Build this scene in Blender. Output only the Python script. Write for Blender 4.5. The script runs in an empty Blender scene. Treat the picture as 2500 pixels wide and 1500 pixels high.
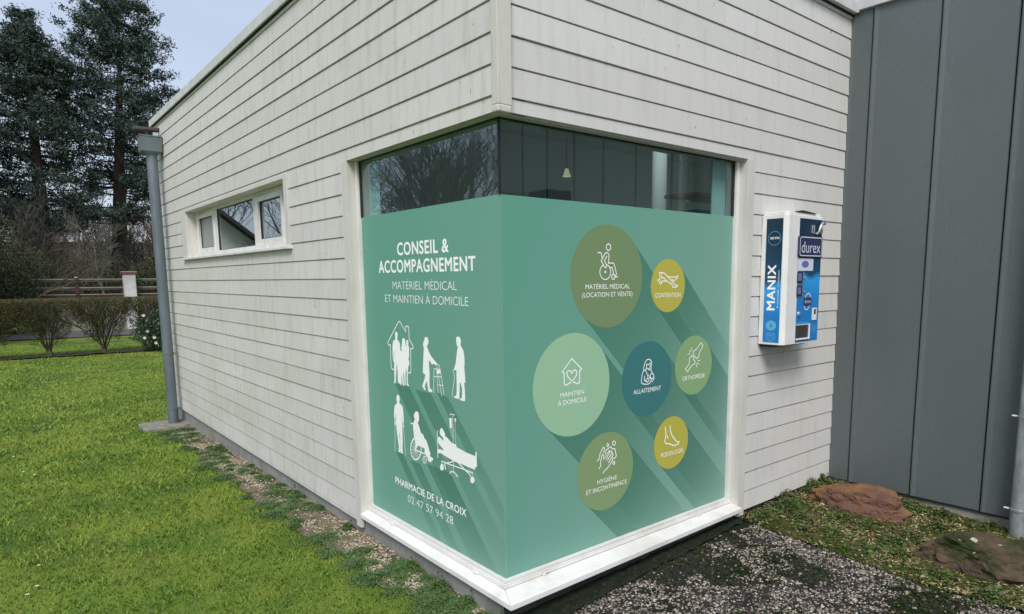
import bpy, bmesh, math, random
import numpy as np
from mathutils import Vector, Matrix, noise as mnoise

random.seed(7); RNG = np.random.default_rng(7)
SC = bpy.context.scene
COL = SC.collection
R = math.radians

# ---------------------------------------------------------------- camera
cd = bpy.data.cameras.new('camera'); cam = bpy.data.objects.new('camera', cd); COL.objects.link(cam)
yaw, pit, rol = 0.70249, -0.13353, -0.006858
cd.sensor_width = 36.0; cd.lens = 1605.417/2500*36
cd.shift_x = -(1328.39-1250)/2500; cd.shift_y = (896.25-750)/2500
cd.clip_start = 0.05; cd.clip_end = 2000
F_ = Vector((math.cos(pit)*math.sin(yaw), math.cos(pit)*math.cos(yaw), math.sin(pit)))
R_ = Vector((math.cos(yaw), -math.sin(yaw), 0)); U_ = R_.cross(F_)
R2_ = R_*math.cos(rol)+U_*math.sin(rol); U2_ = -R_*math.sin(rol)+U_*math.cos(rol)
cam.matrix_world = Matrix(((R2_.x, U2_.x, -F_.x, -2.020), (R2_.y, U2_.y, -F_.y, -2.751), (R2_.z, U2_.z, -F_.z, 1.621), (0, 0, 0, 1)))
SC.camera = cam

# ---------------------------------------------------------------- sky, sun, exposure
SUN_AZ = R(222)      # compass-like, clockwise from +Y: where the light comes from
SUN_EL = R(48)
w = bpy.data.worlds.new("World"); SC.world = w; w.use_nodes = True
wn = w.node_tree; wn.nodes.clear()
sky = wn.nodes.new('ShaderNodeTexSky'); sky.sky_type = 'NISHITA'; sky.sun_disc = False
sky.sun_elevation = SUN_EL; sky.sun_rotation = SUN_AZ; sky.air_density = 1.0; sky.dust_density = 2.5; sky.ozone_density = 1.0
cl = wn.nodes.new('ShaderNodeMix'); cl.data_type = 'RGBA'
tc = wn.nodes.new('ShaderNodeTexCoord'); cm = wn.nodes.new('ShaderNodeMapping'); cm.inputs['Scale'].default_value = (1, 1, 2.5)
cn = wn.nodes.new('ShaderNodeTexNoise'); cn.inputs['Scale'].default_value = 1.8; cn.inputs['Detail'].default_value = 5
cr = wn.nodes.new('ShaderNodeMapRange'); cr.inputs[1].default_value = .3; cr.inputs[2].default_value = .7; cr.inputs[3].default_value = .50; cr.inputs[4].default_value = .80
wn.links.new(tc.outputs['Generated'], cm.inputs[0]); wn.links.new(cm.outputs[0], cn.inputs['Vector']); wn.links.new(cn.outputs['Fac'], cr.inputs[0]); wn.links.new(cr.outputs[0], cl.inputs['Factor'])
cl.inputs[7].default_value = (4.7, 5.3, 6.4, 1)
bgn = wn.nodes.new('ShaderNodeBackground'); bgn.inputs['Strength'].default_value = 0.10
out = wn.nodes.new('ShaderNodeOutputWorld')
wn.links.new(sky.outputs[0], cl.inputs[6]); wn.links.new(cl.outputs[2], bgn.inputs['Color']); wn.links.new(bgn.outputs[0], out.inputs[0])
sd = bpy.data.lights.new('sun', 'SUN'); sd.energy = 1.9; sd.angle = R(24); sd.color = (1.0, 0.97, 0.92)
so = bpy.data.objects.new('sun', sd); COL.objects.link(so)
ld = Vector((-math.sin(SUN_AZ)*math.cos(SUN_EL), -math.cos(SUN_AZ)*math.cos(SUN_EL), -math.sin(SUN_EL)))
so.rotation_euler = ld.to_track_quat('-Z', 'Y').to_euler()
SC.view_settings.view_transform = 'Standard'; SC.view_settings.look = 'None'
SC.view_settings.gamma = 1.0; SC.view_settings.exposure = 0.60; SC.view_settings.use_curve_mapping = False
SC.cycles.max_bounces = 8; SC.cycles.transparent_max_bounces = 16
SC.cycles.use_denoising = True

# ---------------------------------------------------------------- materials
def nd(t, typ, **kw):
    n = t.nodes.new(typ)
    for k, v in kw.items():
        if k in n.inputs: n.inputs[k].default_value = v
        else: setattr(n, k, v)
    return n
def base_mat(name, color=(.5, .5, .5), rough=.6, metal=0.0, spec=.4):
    m = bpy.data.materials.new(name); m.use_nodes = True; t = m.node_tree
    b = t.nodes['Principled BSDF']; b.inputs['Base Color'].default_value = (*color, 1)
    b.inputs['Roughness'].default_value = rough; b.inputs['Metallic'].default_value = metal
    b.inputs['Specular IOR Level'].default_value = spec
    return m, t, b
def noisy(name, c1, c2, scale=5.0, detail=6.0, rough=.7, metal=0.0, spec=.3, stretch=(1, 1, 1), bump=0.0, bscale=None, lo=.35, hi=.65, c3=None, s3=1.0, lo3=.5, hi3=.7, var=None):
    """colour between c1 and c2 by noise over the real position, optional third colour in larger patches, fine relief"""
    m, t, b = base_mat(name, c1, rough, metal, spec)
    g = nd(t, 'ShaderNodeNewGeometry')
    mp = nd(t, 'ShaderNodeMapping'); mp.inputs['Scale'].default_value = stretch
    t.links.new(g.outputs['Position'], mp.inputs['Vector'])
    n1 = nd(t, 'ShaderNodeTexNoise', Scale=scale, Detail=detail, Roughness=.6)
    t.links.new(mp.outputs[0], n1.inputs['Vector'])
    mr = nd(t, 'ShaderNodeMapRange'); mr.inputs[1].default_value = lo; mr.inputs[2].default_value = hi
    t.links.new(n1.outputs['Fac'], mr.inputs[0])
    mx = nd(t, 'ShaderNodeMix', data_type='RGBA'); mx.inputs[6].default_value = (*c1, 1); mx.inputs[7].default_value = (*c2, 1)
    t.links.new(mr.outputs[0], mx.inputs['Factor']); last = mx.outputs[2]
    if c3:
        n3 = nd(t, 'ShaderNodeTexNoise', Scale=s3, Detail=4.0, Roughness=.6)
        t.links.new(mp.outputs[0], n3.inputs['Vector'])
        m3 = nd(t, 'ShaderNodeMapRange'); m3.inputs[1].default_value = lo3; m3.inputs[2].default_value = hi3
        t.links.new(n3.outputs['Fac'], m3.inputs[0])
        x3 = nd(t, 'ShaderNodeMix', data_type='RGBA'); x3.inputs[7].default_value = (*c3, 1)
        t.links.new(m3.outputs[0], x3.inputs['Factor']); t.links.new(last, x3.inputs[6]); last = x3.outputs[2]
    if var:
        a = nd(t, 'ShaderNodeObjectInfo')
        v = nd(t, 'ShaderNodeMapRange'); v.inputs[3].default_value = 1-var; v.inputs[4].default_value = 1+var
        t.links.new(a.outputs['Random'], v.inputs[0])
        h = nd(t, 'ShaderNodeHueSaturation'); t.links.new(v.outputs[0], h.inputs['Value']); t.links.new(last, h.inputs['Color']); last = h.outputs[0]
    t.links.new(last, b.inputs['Base Color'])
    if bump:
        nb = nd(t, 'ShaderNodeTexNoise', Scale=bscale or scale*6, Detail=5.0, Roughness=.65)
        t.links.new(mp.outputs[0], nb.inputs['Vector'])
        bp = nd(t, 'ShaderNodeBump', Strength=bump, Distance=.01)
        t.links.new(nb.outputs['Fac'], bp.inputs['Height']); t.links.new(bp.outputs[0], b.inputs['Normal'])
    return m
def leafy(name, cols, rough=.6, spec=.25, nscale=.8, patch=None, transl=0.0):
    """foliage: per-face random attribute 'var' through a ramp, and slow noise patches"""
    m, t, b = base_mat(name, cols[0], rough, 0, spec)
    a = nd(t, 'ShaderNodeAttribute'); a.attribute_name = 'var'
    r = nd(t, 'ShaderNodeValToRGB'); e = r.color_ramp.elements
    while len(e) < len(cols): e.new(.5)
    for i, c in enumerate(cols): e[i].position = i/(len(cols)-1); e[i].color = (*c, 1)
    t.links.new(a.outputs['Fac'], r.inputs[0]); last = r.outputs[0]
    if patch:
        g = nd(t, 'ShaderNodeNewGeometry'); n = nd(t, 'ShaderNodeTexNoise', Scale=nscale, Detail=4.0, Roughness=.6)
        t.links.new(g.outputs['Position'], n.inputs['Vector'])
        mr = nd(t, 'ShaderNodeMapRange'); mr.inputs[1].default_value = .42; mr.inputs[2].default_value = .62
        t.links.new(n.outputs['Fac'], mr.inputs[0])
        mm = nd(t, 'ShaderNodeMath', operation='MULTIPLY'); mm.inputs[1].default_value = patch[1]; t.links.new(mr.outputs[0], mm.inputs[0])
        x = nd(t, 'ShaderNodeMix', data_type='RGBA'); x.inputs[7].default_value = (*patch[0], 1)
        t.links.new(mm.outputs[0], x.inputs['Factor']); t.links.new(last, x.inputs[6]); last = x.outputs[2]
    t.links.new(last, b.inputs['Base Color'])
    if transl: b.inputs['Transmission Weight'].default_value = 0.0; b.inputs['Subsurface Weight'].default_value = 0
    return m

# white painted boards, greened by algae towards the bottom and the far end, with drip streaks and small knocks
def board_mat(name, base, algae, algae_amt, streak, fx):
    m, t, b = base_mat(name, base, .62, 0, .3)
    g = nd(t, 'ShaderNodeNewGeometry')
    sep = nd(t, 'ShaderNodeSeparateXYZ'); t.links.new(g.outputs['Position'], sep.inputs[0])
    def noise(scale, st, detail=5.0, rough=.6):
        mp = nd(t, 'ShaderNodeMapping'); mp.inputs['Scale'].default_value = st; t.links.new(g.outputs['Position'], mp.inputs['Vector'])
        n = nd(t, 'ShaderNodeTexNoise', Scale=scale, Detail=detail, Roughness=rough); t.links.new(mp.outputs[0], n.inputs['Vector']); return n.outputs['Fac']
    def rng(v, a, b_, c=0.0, d=1.0):
        r = nd(t, 'ShaderNodeMapRange'); r.inputs[1].default_value = a; r.inputs[2].default_value = b_; r.inputs[3].default_value = c; r.inputs[4].default_value = d
        t.links.new(v, r.inputs[0]); return r.outputs[0]
    def mul(a, b_):
        n = nd(t, 'ShaderNodeMath', operation='MULTIPLY'); t.links.new(a, n.inputs[0])
        if isinstance(b_, float): n.inputs[1].default_value = b_
        else: t.links.new(b_, n.inputs[1])
        return n.outputs[0]
    def mix(f, a, col):
        x = nd(t, 'ShaderNodeMix', data_type='RGBA'); t.links.new(f, x.inputs['Factor']); t.links.new(a, x.inputs[6]); x.inputs[7].default_value = (*col, 1); return x.outputs[2]
    oi = nd(t, 'ShaderNodeObjectInfo')
    hs = nd(t, 'ShaderNodeHueSaturation'); hs.inputs['Color'].default_value = (*base, 1)
    t.links.new(rng(oi.outputs['Random'], 0, 1, .955, 1.03), hs.inputs['Value']); c = hs.outputs[0]
    # algae
    big = rng(noise(1.1, (1, 1, 1.6)), .40, .66)
    hgt = rng(sep.outputs['Z'], 2.8, -.2, .25, 1.0)
    far = rng(sep.outputs[fx], .3, 7.5, .35, 1.0) if fx == 'Y' else rng(sep.outputs['X'], 2.2, 3.7, .2, .6)
    c = mix(mul(mul(mul(big, hgt), far), algae_amt), c, algae)
    # long drips and smudges
    dr = mul(rng(noise(9.0, (1.6, 1.6, .22)), .50, .78), streak)
    c = mix(dr, c, tuple(x*.62 for x in base))
    sm = mul(rng(noise(3.4, (1, 1, .8), 7.0, .7), .52, .75), streak*.75)
    c = mix(sm, c, (base[0]*.72, base[1]*.74, base[2]*.66))
    # small dark knocks
    kn = mul(rng(noise(26.0, (1.2, 1.2, .5), 2.0), .705, .76), .75)
    c = mix(kn, c, (.16, .17, .15))
    t.links.new(c, b.inputs['Base Color'])
    st = (4, .5, 6) if fx == 'Y' else (.5, 4, 6)
    nb = noise(22.0, st, 6.0, .7)
    bp = nd(t, 'ShaderNodeBump', Strength=.22, Distance=.004); t.links.new(nb, bp.inputs['Height']); t.links.new(bp.outputs[0], b.inputs['Normal'])
    return m
M = {}
M['board_left'] = board_mat('painted_board_weathered', (.615, .602, .572), (.47, .475, .35), .62, .62, 'Y')
M['board_right'] = board_mat('painted_board_clean', (.615, .603, .585), (.50, .50, .38), .38, .36, 'X')
M['trim'] = noisy('painted_trim', (.62, .605, .57), (.53, .515, .47), 6, 6, .55, stretch=(1, 1, .3), bump=.1, bscale=60, lo=.4, hi=.75)
M['post'] = noisy('painted_post_worn', (.58, .565, .51), (.36, .35, .30), 14, 7, .65, stretch=(1, 1, .18), bump=.3, bscale=50, lo=.52, hi=.78)
M['fascia'] = noisy('parapet_fascia', (.62, .62, .60), (.5, .5, .5), 5, 5, .5)
M['pvc'] = noisy('white_pvc', (.72, .715, .70), (.58, .555, .51), 4, 8, .34, spec=.5, lo=.44, hi=.78, c3=(.52, .49, .42), s3=16, lo3=.62, hi3=.82)
M['sill'] = noisy('white_sill', (.80, .79, .775), (.62, .59, .54), 5, 8, .36, spec=.5, lo=.46, hi=.8, c3=(.58, .55, .48), s3=13, lo3=.60, hi3=.80)
M['concrete'] = noisy('plinth_concrete', (.30, .30, .285), (.21, .21, .20), 5, 8, .85, bump=.4, bscale=60, c3=(.17, .19, .14), s3=2.2, lo3=.5, hi3=.72)
M['concrete_dark'] = noisy('plinth_concrete_shade_moss', (.075, .085, .075), (.035, .045, .035), 6, 8, .9, bump=.5, bscale=60)  # mossy concrete with the right plinth's shadow put into its colour
M['concrete_pale'] = noisy('plinth_concrete_pale', (.33, .31, .28), (.22, .21, .19), 7, 8, .85, bump=.4, bscale=70, c3=(.12, .13, .09), s3=3, lo3=.5, hi3=.75)
M['panel'] = noisy('grey_cladding', (.118, .138, .141), (.096, .114, .117), 70, 3, .34, spec=.5, stretch=(1, 1, .35), bump=.05, bscale=5, lo=.3, hi=.7, c3=(.098, .118, .118), s3=2.2, lo3=.4, hi3=.7, var=.06)
M['dark'] = base_mat('dark_gap', (.012, .014, .016), .8)[0]
M['gasket'] = base_mat('black_gasket', (.015, .017, .018), .5)[0]
M['zinc'] = noisy('weathered_zinc', (.17, .205, .23), (.12, .150, .17), 5, 6, .48, metal=.35, spec=.5, stretch=(1, 1, .4), bump=.05, bscale=40)
M['zinc_bright'] = noisy('galvanised_pipe', (.46, .49, .52), (.30, .33, .35), 22, 6, .38, metal=.55, spec=.5, stretch=(1, 1, .6), bump=.04)
M['brown_metal'] = base_mat('brown_spout', (.06, .045, .045), .5)[0]
M['slab'] = noisy('old_slab', (.27, .255, .22), (.17, .165, .14), 9, 8, .9, bump=.5, bscale=50)
M['roof'] = noisy('roof_felt', (.16, .16, .16), (.11, .11, .11), 5)
M['inner'] = base_mat('inner_wall', (.78, .80, .76), .8)[0]
M['ceiling'] = base_mat('inner_ceiling', (.6, .62, .60), .8)[0]
M['inner_floor'] = base_mat('inner_floor', (.20, .20, .19), .5)[0]
M['door'] = base_mat('door_panel', (.62, .58, .50), .5)[0]
M['curtain'] = base_mat('pale_curtain', (.50, .62, .58), .8)[0]
M['blue_box'] = base_mat('blue_box', (.02, .20, .42), .5)[0]
M['tan'] = base_mat('shelf_board', (.42, .30, .20), .6)[0]
M['white_print'] = base_mat('white_print', (.95, .96, .94), .5)[0]

def glass_mat(name, tint, refl):
    m = bpy.data.materials.new(name); m.use_nodes = True; t = m.node_tree; t.nodes.clear()
    o = nd(t, 'ShaderNodeOutputMaterial'); mx = nd(t, 'ShaderNodeMixShader')
    tr = nd(t, 'ShaderNodeBsdfTransparent'); tr.inputs[0].default_value = (*tint, 1)
    gl = nd(t, 'ShaderNodeBsdfGlossy'); gl.inputs['Roughness'].default_value = .012; gl.inputs[0].default_value = (.92, .97, .97, 1)
    lw = nd(t, 'ShaderNodeLayerWeight'); fr = nd(t, 'ShaderNodeMath', operation='POWER'); fr.inputs[1].default_value = 4.0; t.links.new(lw.outputs['Facing'], fr.inputs[0]); ad = nd(t, 'ShaderNodeMath', operation='ADD'); ad.inputs[1].default_value = refl; ad.use_clamp = True
    g = nd(t, 'ShaderNodeNewGeometry'); nz = nd(t, 'ShaderNodeTexNoise', Scale=1.6, Detail=1.0); bp = nd(t, 'ShaderNodeBump', Strength=.02, Distance=.01)
    t.links.new(g.outputs['Position'], nz.inputs['Vector']); t.links.new(nz.outputs['Fac'], bp.inputs['Height']); t.links.new(bp.outputs[0], gl.inputs['Normal'])
    t.links.new(fr.outputs[0], ad.inputs[0]); t.links.new(ad.outputs[0], mx.inputs[0]); t.links.new(tr.outputs[0], mx.inputs[1]); t.links.new(gl.outputs[0], mx.inputs[2]); t.links.new(mx.outputs[0], o.inputs[0])
    return m
M['glass'] = glass_mat('tinted_glass', (.80, .90, .91), .07)
M['glass2'] = glass_mat('window_glass', (.55, .62, .62), .20)
M['frosted'] = noisy('frosted_pane', (.27, .28, .25), (.23, .24, .22), 3, 4, .3, spec=.5)

# ---------------------------------------------------------------- builders
ORG = {}
def tag(o, label=None, cat=None, group=None, kind=None):
    if label: o['label'] = label
    if cat: o['category'] = cat
    if group: o['group'] = group
    if kind: o['kind'] = kind
    return o
def thing(name, loc, label, cat, group=None):
    o = bpy.data.objects.new(name, None); COL.objects.link(o); o.location = loc; o.empty_display_size = .1
    ORG[o.name] = Vector(loc); return tag(o, label, cat, group)
def org(o): return ORG.get(o.name, Vector((0, 0, 0))) if o else Vector((0, 0, 0))
def link_mesh(name, me, parent=None, origin=None):
    """mesh vertices are in world coordinates; shift them to the object's own origin"""
    po = org(parent)
    og = Vector(origin) if origin is not None else po
    if og.length: me.transform(Matrix.Translation(-og))
    o = bpy.data.objects.new(name, me); COL.objects.link(o)
    o.parent = parent; o.location = og-po; ORG[o.name] = og
    return o
class MB:
    def __init__(s): s.v = []; s.f = []; s.m = []
    def add(s, vs, fs, mi=0):
        n = len(s.v); s.v += [tuple(p) for p in vs]; s.f += [tuple(i+n for i in f) for f in fs]; s.m += [mi]*len(fs); return s
    def box(s, x0, x1, y0, y1, z0, z1, mi=0):
        x0, x1 = sorted((x0, x1)); y0, y1 = sorted((y0, y1)); z0, z1 = sorted((z0, z1))
        return s.add([(x0, y0, z0), (x1, y0, z0), (x1, y1, z0), (x0, y1, z0), (x0, y0, z1), (x1, y0, z1), (x1, y1, z1), (x0, y1, z1)],
                     [(0, 3, 2, 1), (4, 5, 6, 7), (0, 1, 5, 4), (1, 2, 6, 5), (2, 3, 7, 6), (3, 0, 4, 7)], mi)
    def hexa(s, pts, mi=0): return s.add(pts, [(0, 3, 2, 1), (4, 5, 6, 7), (0, 1, 5, 4), (1, 2, 6, 5), (2, 3, 7, 6), (3, 0, 4, 7)], mi)
    def prism(s, poly, z0, z1, mi=0):
        n = len(poly); vs = [(x, y, z0) for x, y in poly]+[(x, y, z1) for x, y in poly]
        return s.add(vs, [tuple(range(n))[::-1], tuple(range(n, 2*n))]+[(i, (i+1) % n, n+(i+1) % n, n+i) for i in range(n)], mi)
    def tube(s, pts, rad, seg=12, caps=True, mi=0):
        pts = [Vector(p) for p in pts]; rad = rad if isinstance(rad, (list, tuple)) else [rad]*len(pts)
        vs = []; prev = None
        for i, p in enumerate(pts):
            d = (pts[min(i+1, len(pts)-1)]-pts[max(i-1, 0)]).normalized()
            a = prev if prev is not None else (Vector((1, 0, 0)) if abs(d.x) < .8 else Vector((0, 1, 0)))
            u = (a-d*a.dot(d)).normalized(); v = d.cross(u); prev = u
            vs += [p+(u*math.cos(2*math.pi*k/seg)+v*math.sin(2*math.pi*k/seg))*rad[i] for k in range(seg)]
        fs = []
        for i in range(len(pts)-1):
            for k in range(seg): a = i*seg+k; b = i*seg+(k+1) % seg; fs.append((a, b, b+seg, a+seg))
        if caps: fs.append(tuple(range(seg))[::-1]); fs.append(tuple(range((len(pts)-1)*seg, len(pts)*seg)))
        return s.add(vs, fs, mi)
    def mesh(s, name, mats):
        me = bpy.data.meshes.new(name); me.from_pydata(s.v, [], s.f)
        for m in (mats if isinstance(mats, (list, tuple)) else [mats]): me.materials.append(m)
        if any(s.m): me.polygons.foreach_set('material_index', s.m)
        me.update(); return me
    def build(s, name, mats, parent=None, origin=None, smooth=False, bevel=0.0, seg=2):
        me = s.mesh(name, mats)
        if bevel:
            bm = bmesh.new(); bm.from_mesh(me); bmesh.ops.remove_doubles(bm, verts=bm.verts, dist=1e-6)
            bmesh.ops.bevel(bm, geom=[e for e in bm.edges if e.is_manifold and e.calc_face_angle(0) > .5], offset=bevel, segments=seg, affect='EDGES', profile=.6)
            bm.to_mesh(me); bm.free()
        if smooth: me.shade_smooth(); me.set_sharp_from_angle(angle=R(40))
        return link_mesh(name, me, parent, origin)
def copy_tree(src, loc, label=None, rotz=0, scale=1.0, parent=None):
    c = src.copy(); COL.objects.link(c); c.parent = parent
    if parent is None: c.location = loc; c.rotation_euler = (0, 0, rotz); c.scale = (scale,)*3
    if label: c['label'] = label
    ORG[c.name] = Vector(loc) if loc else ORG.get(src.name, Vector())
    for ch in list(src.children): copy_tree(ch, None, parent=c)
    return c
def soup(name, V, mat, parent=None, origin=None, var=None, faces=None, kind=None):
    """V: (N,k,3) array of N separate k-gons with a random value per face; or verts (P,3) + faces (N,k)"""
    V = np.asarray(V, dtype=np.float64)
    if faces is None:
        N, k = V.shape[:2]; verts = V.reshape(-1, 3); idx = np.arange(N*k, dtype=np.int32)
    else:
        faces = np.asarray(faces, dtype=np.int32); N, k = faces.shape; verts = V.reshape(-1, 3); idx = faces.reshape(-1)
    me = bpy.data.meshes.new(name); me.vertices.add(len(verts)); me.vertices.foreach_set('co', verts.astype(np.float32).ravel())
    me.loops.add(N*k); me.loops.foreach_set('vertex_index', idx); me.polygons.add(N)
    me.polygons.foreach_set('loop_start', np.arange(0, N*k, k, dtype=np.int32))
    at = me.attributes.new('var', 'FLOAT', 'FACE'); at.data.foreach_set('value', (var if var is not None else RNG.random(N)).astype(np.float32))
    me.materials.append(mat); me.update(calc_edges=True)
    o = link_mesh(name, me, parent, origin)
    if kind: o['kind'] = kind
    return o
def leaves(P, size, aspect=.6, flat=0.0, k=4):
    """one leaf-sized quad (or triangle) at each point of P (N,3), random orientation; flat>0 leans them level"""
    N = len(P); n = RNG.normal(size=(N, 3)); n[:, 2] += flat*np.sign(n[:, 2]+1e-9)*2; n /= np.linalg.norm(n, axis=1)[:, None]
    a = RNG.normal(size=(N, 3)); u = np.cross(n, a); u /= np.linalg.norm(u, axis=1)[:, None]; v = np.cross(n, u)
    s = (size*(.6+.8*RNG.random(N)))[:, None] if np.isscalar(size) else size[:, None]
    if k == 3: return np.stack([P-u*s*.5-v*s*aspect*.5, P-u*s*.5+v*s*aspect*.5, P+u*s*.6], axis=1)
    return np.stack([P-u*s*.5, P+v*s*aspect*.4, P+u*s*.5, P-v*s*aspect*.4], axis=1)
def nz(x, y, s=1.0, seed=0.0): return mnoise.noise(Vector((x*s+seed, y*s-seed, seed*.7)))

# ---------------------------------------------------------------- ground height
def gz(x, y):
    x = np.asarray(x, float); y = np.asarray(y, float)
    t = np.clip((y-.5)/7.5, 0, 1); z = -.30-.115*t*t*(3-2*t)
    z = z+np.clip(x/3.7, 0, 1)*.09*np.clip(1+y/1.25, 0, 1)*np.clip(1-(y-1)/3, 0, 1)
    z = z+.012*np.sin(x*1.7+y*.9)*np.clip(np.abs(x+.9), 0, 1)*(x < 0)
    return z
def gzf(x, y): return float(gz(x, y))

# ================================================================ GROUND
M['lawn'] = noisy('lawn_soil_grass', (.110, .170, .028), (.170, .212, .036), 2.2, 8, .95, spec=.1, bump=.8, bscale=55, lo=.38, hi=.62, c3=(.060, .105, .022), s3=.9, lo3=.45, hi3=.66)
M['tan_gravel_bed'] = noisy('tan_grit', (.25, .205, .145), (.13, .115, .075), 40, 5, .95, spec=.1, bump=.9, bscale=160, c3=(.045, .075, .028), s3=3.5, lo3=.50, hi3=.60)
M['path'] = noisy('tarred_path', (.018, .018, .017), (.045, .043, .038), 30, 5, .9, spec=.2, bump=.9, bscale=150, c3=(.012, .018, .007), s3=2.6, lo3=.5, hi3=.6)
M['bed'] = noisy('planting_bed_soil', (.065, .055, .028), (.16, .13, .075), 16, 6, .95, spec=.1, bump=.9, bscale=90, c3=(.035, .065, .014), s3=4, lo3=.45, hi3=.6)
M['moss_strip'] = noisy('dark_moss', (.012, .020, .012), (.028, .032, .024), 20, 6, .95, spec=.1, bump=.9, bscale=90)
M['road'] = noisy('road_asphalt', (.105, .105, .105), (.075, .075, .075), 3, 5, .85)
M['hill'] = noisy('wooded_hillside', (.060, .056, .042), (.035, .04, .026), .25, 8, 1, spec=0, c3=(.085, .075, .06), s3=.12)
M['soil'] = noisy('hedge_soil', (.030, .026, .017), (.055, .050, .030), 8, 5, 1, bump=.5)

def grid_sheet(name, xs, ys, zf, mat, kind='structure', origin=None):
    X, Y = np.meshgrid(xs, ys); Z = zf(X, Y); nx, ny = len(xs), len(ys)
    V = np.stack([X, Y, Z], -1).reshape(-1, 3)
    i = np.arange(ny-1)[:, None]*nx+np.arange(nx-1)[None, :]; i = i.ravel()
    f = np.stack([i, i+1, i+nx+1, i+nx], 1)
    o = soup(name, V, mat, faces=f, kind=kind); o.data.shade_smooth(); return o
xs = np.concatenate([-np.geomspace(400, 4.2, 26), np.arange(-4, 4.4, .07), np.geomspace(4.6, 400, 26)])
ys = np.concatenate([-np.geomspace(200, 4.2, 20), np.arange(-4, 9, .08), np.arange(9, 34, .35), np.geomspace(35, 600, 26)])
def lawn_z(X, Y):
    Z = gz(X, Y)
    near = np.clip(1-(np.abs(Y-4)-8)/6, 0, 1)
    Z = Z+near*(.010*np.sin(X*5.3+2*np.sin(Y*3.1))*np.sin(Y*4.7+1.3*np.sin(X*2.9)))
    Z = Z-.25*np.clip((np.maximum(X-3.9, 0))/20, 0, 1)
    return Z
grid_sheet('lawn', xs, ys, lawn_z, M['lawn'])
# strips laid over the ground; edges wander
def strip_sheet(name, ts, left, right, n, off, mat, amp=.008, fr=9.0):
    """ts along the run; left(t)/right(t) give (x,y)"""
    V = []
    for t in ts:
        a = np.array(left(t)); b = np.array(right(t))
        for j in range(n+1):
            p = a+(b-a)*j/n; V.append((p[0], p[1], gzf(p[0], p[1])+off+amp*nz(p[0], p[1], fr)))
    m = n+1; f = []
    for i in range(len(ts)-1):
        for j in range(n): q = i*m+j; f.append((q, q+1, q+m+1, q+m))
    o = soup(name, np.array(V), mat, faces=np.array(f), kind='structure'); o.data.shade_smooth(); return o
def wob(t, s, a, k=0): return a*(nz(t, k, s)+.5*nz(t, k+5, s*3))
strip_edge = lambda y: -.25-.08*min(1, max(0, (y-.6)/2.5))+wob(y, 1.4, .10, 3)+(.16*max(0, .9-y) if y < .9 else 0)
strip_sheet('gravel_strip', np.arange(-.25, 8.2, .07), lambda t: (strip_edge(t), t), lambda t: (.05, t), 8, .016, M['tan_gravel_bed'], .012, 14)
path_r = lambda y: 2.30+.03*math.sin(y*2.1)+wob(y, 2.5, .045, 9)+.018*nz(y, 3, 11)
strip_sheet('gravel_path', np.arange(-7, .01, .06), lambda t: (-.15-.12*max(0, -t-.3)+wob(t, 2, .05), t), lambda t: (path_r(t), t), 40, .012, M['path'], .006, 25)
strip_sheet('planting_bed', np.arange(-7, .04, .06), lambda t: (path_r(t)-.01, t), lambda t: (3.8, t), 16, .022, M['bed'], .022, 8)
strip_sheet('mossy_strip', np.arange(-.1, 3.75, .06), lambda t: (t, -.17+wob(t, 3, .05, 4)+.10*min(1, t/2.2)), lambda t: (t, .05), 4, .030, M['moss_strip'], .014, 16)
strip_sheet('road', np.arange(-60, 60, 2.0), lambda t: (t, 26.6-.05*t), lambda t: (t, 30.0-.05*t), 4, .03, M['road'], .0, 1)
strip_sheet('hedge_border', np.arange(-9, 9, .25), lambda t: (t, 19.35+.28*t*.0+wob(t, 1.5, .10)), lambda t: (t, 20.0+wob(t, 1.5, .1, 7)), 3, .035, M['soil'], .03, 6)
# far wooded rise
def hill_z(X, Y):
    h = np.clip((Y-72)/60, 0, 1); return -.8+h*h*(3-2*h)*(6.6+1.4*np.sin(X*.03+1)+1.2*np.sin(X*.11))
grid_sheet('wooded_hill', np.linspace(-160, 220, 60), np.linspace(70, 220, 30), hill_z, M['hill'])

# ================================================================ TIMBER BUILDING
P_ = .15; Z0 = 2.379
zk = lambda n: Z0+P_*n
TB = thing('timber_clad_building', (0, 0, -.3), 'white weatherboarded building with a corner window, left of the dark grey cladding', 'building')
TOPZ = 3.76
# --- walls (solid core behind the boards, with openings)
b = MB()
b.box(.0130, .20, .03, 1.772, 2.452, 3.79).box(.0130, .20, 1.772, 2.985, -.12, 3.79)
b.box(.0130, .20, 2.985, 6.56, -.12, 1.895).box(.0130, .20, 2.985, 6.56, 2.478, 3.79).box(.0130, .20, 6.56, 8.13, -.12, 3.79)
b.build('wall', M['board_left'], TB)
b = MB(); b.box(.203, 2.24, .0130, .20, 2.452, 3.79).box(2.24, 3.74, .0130, .20, -.12, 3.79).build('wall', M['board_right'], TB)
MB().box(.2, 7.5, 7.95, 8.13, -.12, 3.79).build('wall', M['board_left'], TB)
MB().box(3.742, 7.5, .03, .20, -.9, 3.79).build('wall', M['inner'], TB)
b = MB(); b.box(.05, .6, .05, 8.1, 3.793, 3.83).box(6.4, 7.5, .05, 8.1, 3.793, 3.83).box(.6, 6.4, .05, .7, 3.793, 3.83).box(.6, 6.4, 1.9, 8.1, 3.793, 3.83).build('roof', M['roof'], TB)
b = MB(); b.box(.56, .6, .66, 1.94, 3.322, 3.93).box(6.4, 6.44, .66, 1.94, 3.322, 3.93).box(.6, 6.4, .66, .7, 3.322, 3.93).box(.6, 6.4, 1.9, 1.94, 3.322, 3.93).build('added_light_shaft', M['ceiling'], TB)  # unseen roof opening with its shaft, added to brighten the room below
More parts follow.
